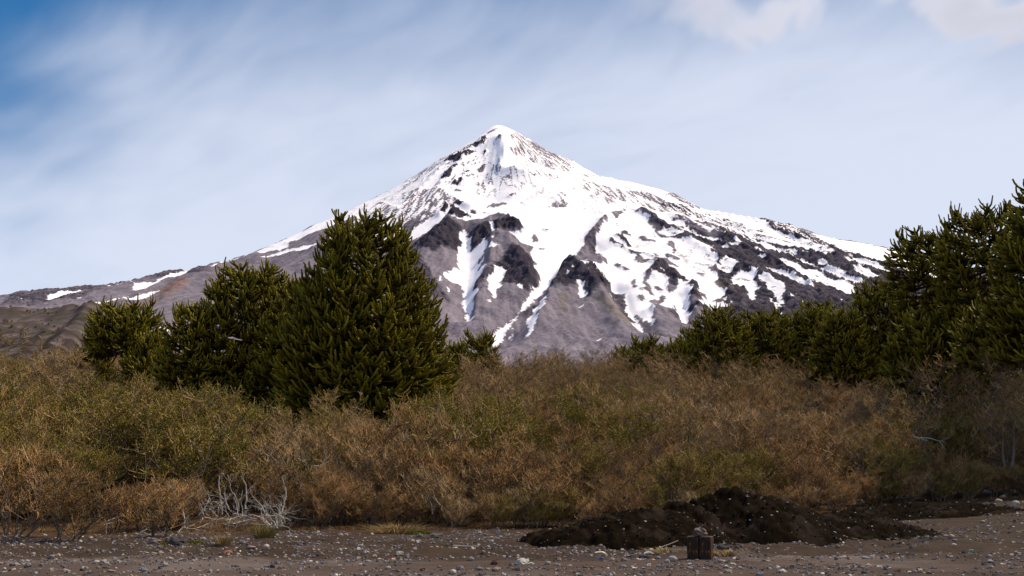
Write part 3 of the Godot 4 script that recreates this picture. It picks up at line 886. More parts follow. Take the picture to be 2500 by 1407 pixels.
func make_stones() -> void:
	make_mottle()
	for k in 4:
		stone_shapes.append(stone_mesh(100 + k, Vector3(1.0, 0.6, 0.75), 0.35))
	for k in 4:
		stone_shapes.append(stone_mesh(110 + k, Vector3(1.0, 0.7, 0.8), 0.55, 8, 11))
	for k in 2:
		stone_shapes.append(stone_mesh(120 + k, Vector3(1.0, 0.32, 0.7), 0.4))
	var pale := Color(0.37, 0.34, 0.315)
	var white := Color(0.50, 0.47, 0.435)
	var grey := Color(0.21, 0.20, 0.215)
	var bluish := Color(0.23, 0.235, 0.255)
	var dark := Color(0.075, 0.066, 0.066)
	var pink := Color(0.34, 0.245, 0.23)
	var tan := Color(0.36, 0.29, 0.22)
	# single stones of the photograph, from the left
	stone(-7.60, -25.12, 0.50, 4, dark, "large dark grey rock between two patches of green moss", "", 0.25, "rock")
	stone(-8.44, -26.00, 0.32, 5, Color(0.17, 0.14, 0.13), "brownish rock left of the large dark mossy rock", "", 0.25, "rock")
	stone(-8.46, -27.28, 0.28, 6, Color(0.15, 0.125, 0.115), "low brown rock behind the large dark mossy rock", "", 0.3, "rock")
	stone(-7.52, -26.78, 0.2, 9, Color(0.16, 0.12, 0.11), "flat brown stone right of the green moss patch", "", 0.3)
	stone(-6.33, -25.84, 0.19, 6, grey, "angular grey stone on the gravel before the left grass tuft")
	stone(-5.66, -23.90, 0.22, 8, pink, "flat pinkish stone to the right of the orange peel scrap")
	stone(-5.29, -23.76, 0.16, 0, white, "rounded white stone beside the flat pinkish stone")
	stone(-6.31, -29.46, 0.18, 4, Color(0.24, 0.23, 0.24), "grey stone perched right of the left grass tuft")
	stone(-5.75, -26.78, 0.12, 2, bluish, "small bluish white stone below the perched grey stone")
	stone(-7.17, -22.10, 0.14, 1, tan, "tan stone left of its paler twin on the gravel")
	stone(-7.03, -22.10, 0.13, 2, Color(0.38, 0.33, 0.26), "sandy stone right of its tan twin on the gravel")
	stone(-6.17, -18.52, 0.19, 5, bluish, "bluish grey stone at the bottom left of the gravel")
	stone(-9.98, -23.02, 0.11, 6, pale, "small pale stone alone on the gravel below the far left shrub")
	stone(-7.66, -20.38, 0.12, 0, white, "bright stone in the left gravel above the bluish stone")
	stone(-8.75, -24.28, 0.16, 4, grey, "grey stone standing on edge in the left gravel")
	stone(0.19, -20.30, 0.27, 7, white, "big whitish angular stone in the middle of the gravel")
	stone(-0.92, -30.06, 0.24, 5, Color(0.26, 0.24, 0.235), "grey block of stone on the gravel lip left of the mounds")
	stone(-2.02, -28.88, 0.27, 4, Color(0.15, 0.135, 0.13), "dim brown rock left of the grey block on the lip", "", 0.25, "rock")
	stone(-2.41, -28.88, 0.2, 5, Color(0.17, 0.15, 0.14), "dark squarish stone on the lip below the yellow grass")
	stone(-0.44, -33.42, 0.17, 1, tan, "tan stone at the foot of the bank left of the mounds")
	stone(-1.28, -24.70, 0.18, 6, white, "white angular stone on the gravel below the grey block")
	stone(-0.49, -26.62, 0.14, 2, white, "white stone lying slanted on the gravel lip")
	stone(-0.29, -27.62, 0.13, 3, pale, "pale squarish stone to the right of the slanted white stone")
	stone(-3.45, -25.12, 0.17, 4, pale, "pale pointed stone left of centre on the gravel")
	stone(-2.24, -22.00, 0.18, 7, pale, "pale shard stone below the pale pointed stone")
	stone(-0.79, -21.26, 0.14, 0, bluish, "bluish oval stone left of the big whitish angular stone")
	stone(-0.32, -20.38, 0.14, 7, Color(0.14, 0.07, 0.055), "reddish brown stone next to the big whitish angular stone")
	stone(0.66, -20.38, 0.12, 1, pale, "pale round stone right of the big whitish angular stone")
	stone(0.82, -20.02, 0.16, 3, pink, "pinkish round stone on the middle gravel right of a pale one")
	stone(1.96, -19.50, 0.13, 2, bluish, "blue-grey round stone low in the middle gravel")
	stone(2.59, -21.68, 0.25, 9, dark, "flat dark rock on the gravel left of the wooden stub", "", 0.25, "rock")
	stone(4.40, -23.02, 0.33, 6, dark, "black rock leaning on the gravel right of the wooden stub", "", 0.2, "rock")
	stone(9.78, -48.34, 0.01, 0, grey, "tiny grey stone in the bank grass behind the tallest mound")
	stone(3.02, -20.76, 0.2, 0, pale, "pale oval stone in front of the wooden stub")
	stone(3.22, -20.10, 0.13, 1, white, "small white stone in front of the wooden stub")
	stone(10.06, -28.20, 0.24, 5, Color(0.30, 0.28, 0.28), "grey pointed stone on the road edge at the right")
	stone(10.60, -26.58, 0.2, 0, tan, "tan rounded stone on the smooth road at the right")
	stone(6.85, -21.44, 0.2, 8, pale, "pale flat stone on the road left of the turquoise scrap")
	stone(13.72, -32.02, 0.22, 8, pale, "pale flat stone high on the right road below the stone row")
	stone(4.54, -18.60, 0.2, 1, white, "white stone at the very bottom right of the gravel")
	# the row of pale boulders along the right edge of the road
	var row := [[13.17, -44.88, 0.35], [14.09, -44.36, 0.45], [13.85, -42.98, 0.3], [15.29, -45.68, 0.5], [15.66, -45.42, 0.4], [15.92, -45.30, 0.3], [16.66, -45.68, 0.85], [17.35, -46.08, 0.45], [16.12, -45.00, 0.4], [17.83, -45.46, 0.7], [18.24, -45.88, 0.45], [18.31, -45.32, 0.4], [18.70, -45.62, 0.45], [18.88, -45.52, 0.4], [19.58, -45.10, 0.55], [19.98, -44.86, 0.7], [20.18, -44.74, 0.5], [20.38, -44.64, 0.6], [18.85, -45.18, 0.35], [13.49, -43.26, 0.3], [17.77, -40.02, 0.45], [17.84, -38.82, 0.5], [19.37, -43.16, 0.4]]
	var names := {6: "largest tan boulder of the pale stone row along the right road edge", 9: "big bluish white boulder in the middle of the right stone row", 15: "brown boulder near the right end of the pale stone row", 17: "white boulder at the right end of the stone row", 1: "whitish stone at the left end of the stone row by the road", 20: "tan stone lying on the black soil below the stone row", 21: "grey angular stone on the black soil at the right edge"}
	for k in row.size():
		var tint := [pale, white, tan, white, pale][k % 5] as Color
		if k == 6 or k == 20 or k == 15:
			tint = tan
		var o := stone(row[k][0], row[k][1], row[k][2] * 0.72, k % 4, tint, names.get(k, "pale rounded stone in the row along the right road edge"), "pale stones lining the right road edge", 0.42)
	# loose stones anywhere on the gravel
	var tints := [pale, white, grey, bluish, pink, tan, dark, pale, grey]
	for k in 170:
		var d := 17.6 + pow(rng.randf(), 0.9) * 13.0
		var x := rng.randf_range(-0.5, 0.5) * d
		if x / d > 0.2 and rng.randf() < 0.5:
			continue
		stone(x, -d, rng.randf_range(0.07, 0.15), rng.randi() % 10, tints[rng.randi() % tints.size()], "small loose stone scattered on the dark volcanic gravel", "small stones scattered on the gravel")
	gravel(tints)


func gravel(tints: Array) -> void:
	var mesh := stone_mesh(130, Vector3(1.0, 0.6, 0.8), 0.6, 4, 5)
	var m := painted(0.9)
	mesh.surface_set_material(0, m)
	var mm := MultiMesh.new()
	mm.transform_format = MultiMesh.TRANSFORM_3D
	mm.use_colors = true
	mm.mesh = mesh
	var clumps := noise(71, 0.22, 4)
	var where := []
	var cols := []
	for k in 80000:
		var d := 16.5 + pow(rng.randf(), 1.25) * 24.0
		var x := rng.randf_range(-0.53, 0.53) * d
		if d > verge(x, d) + 0.5:
			continue
		var s := x / d
		var keep := 0.75 + clumps.get_noise_2d(x, d) * 1.7 - smoothstep(0.26, 0.42, s) * smoothstep(30.0, 22.0, d) * 0.75
		for track in [18.4, 20.1]:
			if absf(d - track - 0.35 * sin(x * 0.13) - 0.02 * x) < 0.28:
				keep *= 0.35
		if rng.randf() > keep:
			continue
		var size := 0.007 + 0.062 * pow(rng.randf(), 5.0)
		var q := Basis(Vector3.UP, rng.randf() * TAU) * Basis(Vector3.RIGHT, rng.randf_range(-0.5, 0.5))
		where.append(Transform3D(q.scaled(Vector3.ONE * size), on_land(x, -d, size * rng.randf_range(-0.25, 0.25))))
		var tint := tints[rng.randi() % tints.size()] as Color
		if rng.randf() < 0.72:
			tint = Color(0.15, 0.125, 0.12)
		var tone := rng.randf_range(0.6, 1.15)
		cols.append(Color(tint.r * tone, tint.g * tone, tint.b * tone))
	mm.instance_count = where.size()
	for k in where.size():
		mm.set_instance_transform(k, where[k])
		mm.set_instance_color(k, cols[k])
	var o := MultiMeshInstance3D.new()
	o.name = "gravel"
	o.multimesh = mm
	add_child(o, true)
	tag(o, "fine mixed gravel strewn over the dark road edge", "gravel", "", "stuff")


# ------------------------------------------------------------------ heaps of black earth
func make_mound(x: float, z: float, height: float, wide: float, deep: float, s: int, label: String) -> void:
	var f := noise(s, 0.55, 4)
	var fine := noise(s + 1, 3.2, 3)
	var columns := 90
	var rows := 60
	var v := PackedVector3Array()
	var c := PackedColorArray()
	var index := PackedInt32Array()
	var base := land(x, -z)
	for j in rows + 1:
		for i in columns + 1:
			var px := (2.0 * i / columns - 1.0)
			var pz := (2.0 * j / rows - 1.0)
			var r := sqrt(px * px + pz * pz) + f.get_noise_2d(px * 2.0 + x, pz * 2.0) * 0.16
			var h := height * maxf(0.0, pow(maxf(0.0, cos(minf(r, 1.0) * PI / 2.0)), 1.35)) * (1.0 + 0.25 * f.get_noise_2d(px * 3.0, pz * 3.0 + 7.0))
			h += (fine.get_noise_2d(px * wide, pz * deep) * 0.13 + f.get_noise_2d(px * wide * 1.5, pz * deep * 1.5) * 0.12) * smoothstep(1.1, 0.8, r)
			var wx := x + px * wide
			var wz := z + pz * deep
			h -= smoothstep(0.9, 1.1, r) * 0.25
			v.append(Vector3(px * wide, land(wx, -wz) + h - base, pz * deep))
			var t := 1.0 + 0.35 * fine.get_noise_2d(px * wide * 2.0, pz * deep * 2.0)
			var dry := smoothstep(0.0, 0.45, f.get_noise_2d(px * wide * 1.1 + 30.0, pz * deep * 1.6)) * 0.6
			var earth := Color(0.013, 0.0088, 0.006).lerp(Color(0.048, 0.036, 0.030), dry)
			c.append(Color(earth.r * t, earth.g * t, earth.b * t))
	for j in rows:
		for i in columns:
			var k := j * (columns + 1) + i
			index.append_array([k, k + 1, k + columns + 1, k + 1, k + columns + 2, k + columns + 1])
	var root := thing("earth_mound", Vector3(x, base, z))
	tag(root, label, "earth mound", "black earth mounds dumped along the thicket")
	part("heap", terrain_mesh(v, c, index, columns + 1, mound_material), root)
	# pebbles lying in the heap
	var shape := Shape.new()
	var pebbles := MultiMesh.new()
	pebbles.transform_format = MultiMesh.TRANSFORM_3D
	pebbles.use_colors = true
	var mesh := stone_mesh(130, Vector3(1.0, 0.6, 0.8), 0.6, 4, 5)
	mesh.surface_set_material(0, painted(0.9))
	pebbles.mesh = mesh
	var count := int(wide * deep * 150.0)
	pebbles.instance_count = count
	for k in count:
		var i := rng.randi() % columns
		var j := int(rows * (0.25 + 0.7 * rng.randf()))
		var p := v[j * (columns + 1) + i].lerp(v[(j + 1) * (columns + 1) + i + 1], rng.randf())
		var size := 0.010 + 0.04 * pow(rng.randf(), 3.0)
		pebbles.set_instance_transform(k, Transform3D(Basis(Vector3.UP, rng.randf() * TAU).scaled(Vector3.ONE * size), p + Vector3(0, size * 0.3, 0)))
		var t := rng.randf_range(0.10, 0.45) if rng.randf() < 0.22 else rng.randf_range(0.012, 0.035)
		pebbles.set_instance_color(k, Color(t, t * 0.92, t * 0.88))
	var o := MultiMeshInstance3D.new()
	o.name = "pebbles"
	o.multimesh = pebbles
	root.add_child(o, true)
	o.set_meta("kind", "stuff")


var mound_material: StandardMaterial3D


func make_mounds() -> void:
	mound_material = grit_material()
	make_mound(2.95, -26.6, 0.78, 2.9, 2.2, 201, "rounded black earth mound at the left end of the heap row")
	make_mound(4.35, -27.8, 0.86, 2.2, 2.0, 211, "low middle mound of black earth between two higher ones")
	make_mound(5.95, -28.2, 1.18, 3.0, 2.6, 221, "tallest black earth mound, behind and right of the wooden stub")
	make_mound(8.3, -29.0, 0.5, 3.0, 2.2, 231, "broad low black earth mound right of the tallest one")
	make_mound(13.2, -36.5, 0.36, 4.0, 2.4, 241, "long flat bank of black earth below the pale stone row")


# ------------------------------------------------------------------ monkey puzzle trees
var branch_kinds := []   # three lengths, several shapes of each
var leaf_material: StandardMaterial3D
var bark_material: StandardMaterial3D


func rope(s: Shape, from: Vector3, along: Vector3, length: float, lift: float, radius: float) -> void:
	var m := 8
	var path := PackedVector3Array()
	var radii := PackedFloat32Array()
	var cols := PackedColorArray()
	var fresh_lit := rng.randf()
	var wave := Vector3(rng.randf_range(-1, 1), 0.0, rng.randf_range(-1, 1)) * 0.12
	for k in m:
		var t := float(k) / (m - 1)
		path.append(from + along * length * t + Vector3(0, length * (lift * t * t * t * 1.25 - 0.14 * t), 0) + wave * length * sin(t * 3.0))
		radii.append(radius * (0.85 if k == 0 else 1.0 - 0.35 * t * t))
		var old_shaded := Color(0.026, 0.0245, 0.004)  # old-leaf green, darkened further to paint shade inside the crown
		cols.append(old_shaded.lerp(Color(0.30, 0.245, 0.02), pow(t, 1.6) * (0.35 + 0.65 * fresh_lit)))  # yellow new growth, brightened to paint sunlit rope ends
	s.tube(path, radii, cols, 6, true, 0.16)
	# stiff pointed leaves standing off the rope
	for k in 14:
		var t := rng.randf()
		var q := mini(int(t * (m - 1)), m - 2)
		var d := (path[q + 1] - path[q]).normalized()
		var side := d.cross(Vector3(rng.randf_range(-1, 1), rng.randf_range(-1, 1), rng.randf_range(-1, 1))).normalized()
		var p := path[q].lerp(path[q + 1], t * (m - 1) - q) + side * radius * 0.75
		var w := d.cross(side) * radius * 0.33
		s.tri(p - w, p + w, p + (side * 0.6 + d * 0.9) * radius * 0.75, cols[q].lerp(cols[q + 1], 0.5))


func branch_mesh(length: float) -> ArrayMesh:
	var s := Shape.new()
	var wood := Shape.new()
	var path := PackedVector3Array()
	var radii := PackedFloat32Array()
	var cols := PackedColorArray()
	var bend := rng.randf_range(-0.12, 0.12)
	for k in 7:
		var t := k / 6.0
		path.append(Vector3(length * t, length * (-0.10 * t + 0.18 * t * t), length * bend * t * t))
		radii.append(lerpf(0.055 + 0.012 * length, 0.04, t))
		cols.append(Color(0.075, 0.058, 0.045))
	wood.tube(path, radii, cols, 5)
	var count := int(6 + length * 5.2)
	for k in count:
		var t := pow(float(k + 0.5) / count, 0.48)
		if length > 1.6 and t < 0.22:
			continue
		var q := mini(int(t * 6.0), 5)
		var p := path[q].lerp(path[q + 1], t * 6.0 - q)
		var d := (path[q + 1] - path[q]).normalized()
		var side := 1.0 if k % 2 else -1.0
		var spread := rng.randf_range(0.3, 1.6) * (1.15 - 0.3 * t)
		var along := (d + Vector3(0, rng.randf_range(-0.55, 0.3), side * spread)).normalized()
		var l := rng.randf_range(0.7, 1.15) * (1.1 - 0.3 * t)
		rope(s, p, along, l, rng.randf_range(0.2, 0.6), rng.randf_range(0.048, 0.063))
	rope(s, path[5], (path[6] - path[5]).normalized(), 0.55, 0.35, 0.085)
	var mesh := s.done(leaf_material)
	return wood.done(bark_material, mesh)


func make_branches() -> void:
	leaf_material = painted(0.6, 0.0, 0.22)
	bark_material = painted(0.95, 0.0, 0.2)
	for length in [1.1, 2.1, 3.3]:
		var kinds := []
		for k in 5:
			kinds.append(branch_mesh(length))
		branch_kinds.append(kinds)


# outline: pairs of depth below the top (metres) and crown radius (metres)
func monkey_puzzle(x: float, z: float, height: float, outline: Array, step: float, thick: float, label: String, twin := []) -> void:
	var root := thing("monkey_puzzle_tree", on_land(x, z, -0.15))
	tag(root, label, "tree", "monkey puzzle trees")
	var trunk := Shape.new()
	var path := PackedVector3Array()
	var radii := PackedFloat32Array()
	var cols := PackedColorArray()
	for k in 5:
		var t := k / 8.0
		path.append(Vector3(sin(t * 5.0 + x) * 0.12 * t, height * 0.97 * t, cos(t * 4.0 + x) * 0.12 * t))
		radii.append(lerpf(0.045 * height * 0.55 + 0.08, 0.07, t) * (1.3 if k == 0 else 1.0))
		cols.append(Color(0.085, 0.066, 0.052))
	trunk.tube(path, radii, cols, 10, true, 0.04)
	part("trunk", trunk.done(bark_material), root)
	var crown := Node3D.new()
	crown.name = "crown"
	root.add_child(crown, true)
	var lowest: float = outline[outline.size() - 2]
	var depth := 0.35
	var whorl := 0
	for j in 7:   # the short steep shoots round the leader
		var o := part("branch", branch_kinds[0][j % 5], crown)
		var b := Basis(Vector3.UP, TAU * j / 7.0) * Basis(Vector3(0, 0, 1), rng.randf_range(0.55, 1.25))
		o.transform = Transform3D(b.scaled(Vector3.ONE * 0.65), Vector3(0, height - 0.95, 0))
	while depth < lowest:
		var k := 0
		while k < outline.size() / 2 - 2 and outline[2 * k + 2] < depth:
			k += 1
		var radius := lerpf(outline[2 * k + 1], outline[2 * k + 3], clampf((depth - outline[2 * k]) / (outline[2 * k + 2] - outline[2 * k]), 0.0, 1.0))
		var t := depth / lowest
		# branches stand square to the crown's outline: steep under the dome, level lower down
		var widen: float = (outline[2 * k + 3] - outline[2 * k + 1]) / (outline[2 * k + 2] - outline[2 * k])
		var pitch := clampf(atan(widen) * 0.85, -0.1, 1.0) - 0.22 * t
		var count := int(clampf(thick * (4.6 + 1.7 * radius), 4.0, 15.0))
		for j in count:
			var turn := TAU * (j + rng.randf_range(-0.3, 0.3)) / count + whorl * 0.83
			var tilt := pitch + rng.randf_range(-0.14, 0.14)
			var reach := radius * rng.randf_range(0.99, 1.10)
			var long := maxf(reach / maxf(cos(tilt), 0.45), 0.7)
			var size := 0 if long < 1.5 else (1 if long < 2.7 else 2)
			var o := part("branch", branch_kinds[size][rng.randi() % 5], crown)
			# the branch leaves the trunk lower than its tip when it rises
			var y := height - depth - sin(tilt) * long * 0.72
			y = clampf(y, height * 0.08, height * 0.96)
			var b := Basis(Vector3.UP, turn) * Basis(Vector3(0, 0, 1), tilt) * Basis(Vector3.RIGHT, rng.randf_range(-0.3, 0.3))
			var f: float = long / [1.35, 2.45, 3.75][size]
			o.transform = Transform3D(b.scaled(Vector3(f, clampf(f, 0.85, 1.15), clampf(f, 0.85, 1.15))), Vector3(0, y, 0))
		depth += step * rng.randf_range(0.85, 1.15)
		whorl += 1


func make_trees() -> void:
	make_branches()
	monkey_puzzle(-7.6, -55.0, 12.43, [0.0, 1.5, 0.5, 1.95, 1.5, 2.25, 2.6, 2.85, 4.0, 3.5, 6.0, 4.0, 8.4, 4.35, 10.2, 4.3, 11.6, 3.8], 0.40, 1.0, "largest monkey puzzle tree, tall dense dome left of the volcano's centre")
	monkey_puzzle(-15.1, -61.0, 10.16, [0.0, 1.2, 0.6, 1.9, 2.0, 2.5, 3.4, 3.0, 5.5, 3.6, 8.0, 3.7], 0.44, 1.0, "broad monkey puzzle tree just left of the largest one")
	monkey_puzzle(-11.6, -58.0, 9.27, [0.0, 0.5, 1.0, 1.3, 3.0, 2.2, 6.0, 2.8, 8.5, 3.0], 0.55, 0.9, "smaller monkey puzzle tree squeezed between the two biggest left ones")
	monkey_puzzle(-17.6, -59.0, 7.79, [0.0, 0.5, 0.8, 1.2, 2.4, 1.9, 4.5, 2.2, 6.0, 2.2], 0.46, 1.0, "low monkey puzzle tree at the left foot of the broad one")
	monkey_puzzle(-25.3, -70.0, 7.92, [0.0, 1.4, 0.5, 1.95, 1.4, 2.35, 2.4, 2.6, 3.4, 2.3], 0.38, 1.0, "umbrella shaped monkey puzzle tree with bare trunk at the far left")
	monkey_puzzle(-23.1, -68.0, 5.98, [0.0, 0.5, 0.8, 1.0, 2.4, 1.5, 4.0, 1.6], 0.5, 0.9, "young monkey puzzle tree under the right side of the umbrella shaped one")
	monkey_puzzle(-28.9, -74.0, 5.71, [0.0, 0.5, 0.8, 0.9, 2.6, 1.3, 4.0, 1.2], 0.5, 0.9, "small dark monkey puzzle tree left of the umbrella shaped one")
	monkey_puzzle(-2.8, -88.0, 6.34, [0.0, 0.9, 0.6, 1.4, 1.6, 1.8, 3.4, 2.0], 0.45, 0.9, "low round monkey puzzle tree right behind the largest one")
	monkey_puzzle(-4.4, -86.0, 5.55, [0.0, 0.5, 0.6, 1.0, 2.4, 1.5], 0.45, 0.9, "little monkey puzzle tree hugging the largest one's right foot")
	monkey_puzzle(12.1, -96.0, 5.61, [0.0, 0.9, 0.6, 1.4, 2.0, 1.9, 4.0, 2.0], 0.5, 0.8, "small monkey puzzle tree top below the volcano's right gullies")
	monkey_puzzle(14.9, -96.0, 5.46, [0.0, 0.4, 0.8, 1.0, 2.4, 1.4, 4.0, 1.5], 0.5, 0.8, "pointed small monkey puzzle tree left of the right hand grove")
	monkey_puzzle(16.3, -84.0, 8.14, [0.0, 1.0, 0.8, 1.8, 2.0, 2.3, 4.0, 2.9, 6.0, 2.9], 0.46, 1.0, "round monkey puzzle tree at the left end of the right hand grove")
	monkey_puzzle(20.4, -87.0, 7.97, [0.0, 1.2, 0.8, 2.0, 2.2, 2.5, 5.0, 2.8], 0.5, 1.0, "second round monkey puzzle tree from the left in the right hand grove")
	monkey_puzzle(25.3, -88.0, 8.86, [0.0, 1.0, 0.7, 1.9, 2.0, 2.6, 5.0, 3.0], 0.5, 1.0, "flat topped monkey puzzle tree in the middle of the right hand grove")
	monkey_puzzle(22.9, -74.0, 8.08, [0.0, 0.8, 0.8, 1.5, 2.4, 2.0, 5.0, 2.4], 0.5, 1.0, "sunlit yellowish monkey puzzle tree before the middle of the right grove")
	monkey_puzzle(26.5, -76.0, 10.35, [0.0, 1.0, 0.8, 1.8, 2.4, 2.6, 5.0, 3.0, 8.0, 3.0], 0.48, 1.0, "dark monkey puzzle tree left of the tall umbrella in the grove")
	monkey_puzzle(24.5, -62.0, 12.78, [0.0, 1.5, 0.6, 1.95, 1.8, 2.25, 3.0, 2.35, 4.6, 2.0], 0.46, 0.75, "tall umbrella monkey puzzle tree with open crown and visible trunk, right grove")
	monkey_puzzle(25.6, -57.0, 13.42, [0.0, 1.3, 0.8, 1.95, 2.5, 2.5, 5.0, 2.8, 8.0, 2.6], 0.48, 0.85, "monkey puzzle tree between the tall umbrella and the right frame edge")
	monkey_puzzle(24.4, -47.0, 13.80, [0.0, 0.7, 1.4, 1.7, 3.2, 2.4, 5.5, 3.0, 8.6, 3.4], 0.44, 0.9, "highest monkey puzzle tree, cut off by the right edge")
	monkey_puzzle(17.3, -100.0, 6.29, [0.0, 1.0, 0.6, 1.7, 2.0, 2.4, 4.5, 2.6], 0.5, 1.0, "low dark monkey puzzle tree behind the left end of the right hand grove")
	monkey_puzzle(14.4, -104.0, 4.78, [0.0, 1.0, 0.6, 1.7, 2.0, 2.2, 4.0, 2.4], 0.5, 1.0, "low dark monkey puzzle tree between the two small pointed tops")
	monkey_puzzle(25.5, -98.0, 7.68, [0.0, 1.2, 0.6, 2.0, 2.0, 2.6, 5.5, 3.0], 0.5, 1.0, "dark monkey puzzle tree filling the gap left of the flat topped one")
	monkey_puzzle(20.7, -98.0, 6.64, [0.0, 1.2, 0.6, 2.0, 2.0, 2.6, 5.5, 3.0], 0.5, 1.0, "dark monkey puzzle tree in the shade between the two round ones")
	monkey_puzzle(11.4, -106.0, 4.71, [0.0, 0.8, 0.6, 1.5, 2.0, 2.0, 3.5, 2.2], 0.5, 1.0, "lowest dark monkey puzzle tree on the skyline, left of the small top")
	monkey_puzzle(26.3, -82.0, 7.11, [0.0, 1.2, 0.8, 2.0, 2.4, 2.8, 6.0, 3.2], 0.5, 1.0, "dark monkey puzzle tree deep in the shade of the grove, under the flat topped one")
	monkey_puzzle(22.9, -58.0, 7.75, [0.0, 1.2, 0.8, 2.0, 2.4, 2.6, 6.5, 3.0], 0.48, 1.0, "dark monkey puzzle tree hiding the foot of the tall umbrella")
	monkey_puzzle(28.0, -66.0, 9.93, [0.0, 1.0, 0.8, 2.0, 2.6, 2.7, 7.5, 3.0], 0.48, 1.0, "dark monkey puzzle tree behind the umbrella's right side")
	monkey_puzzle(22.9, -50.0, 8.00, [0.0, 0.8, 1.0, 1.8, 3.2, 2.3], 0.48, 1.0, "dark low monkey puzzle tree at the right edge under the highest one")


# ------------------------------------------------------------------ bare shrubs and small trees
var shrub_kinds := {}
var twig_material: StandardMaterial3D
var stem_material: StandardMaterial3D
var small_leaf_material: StandardMaterial3D


func curve_path(from: Vector3, way: Vector3, length: float, bend: float, lift: float, steps: int) -> PackedVector3Array:
	var path := PackedVector3Array([from])
	var d := way.normalized()
	var p := from
	for k in steps:
		d = (d + Vector3(rng.randf_range(-bend, bend), rng.randf_range(-bend, bend) + lift, rng.randf_range(-bend, bend))).normalized()
		p += d * length / steps
		path.append(p)
	return path


func stroke(s: Shape, path: PackedVector3Array, r0: float, r1: float, col: Color, sides := 3) -> void:
	var m := path.size() - 1
	for k in m:
		s.segment(path[k], path[k + 1], lerpf(r0, r1, float(k) / m), lerpf(r0, r1, float(k + 1) / m), col, col, sides)


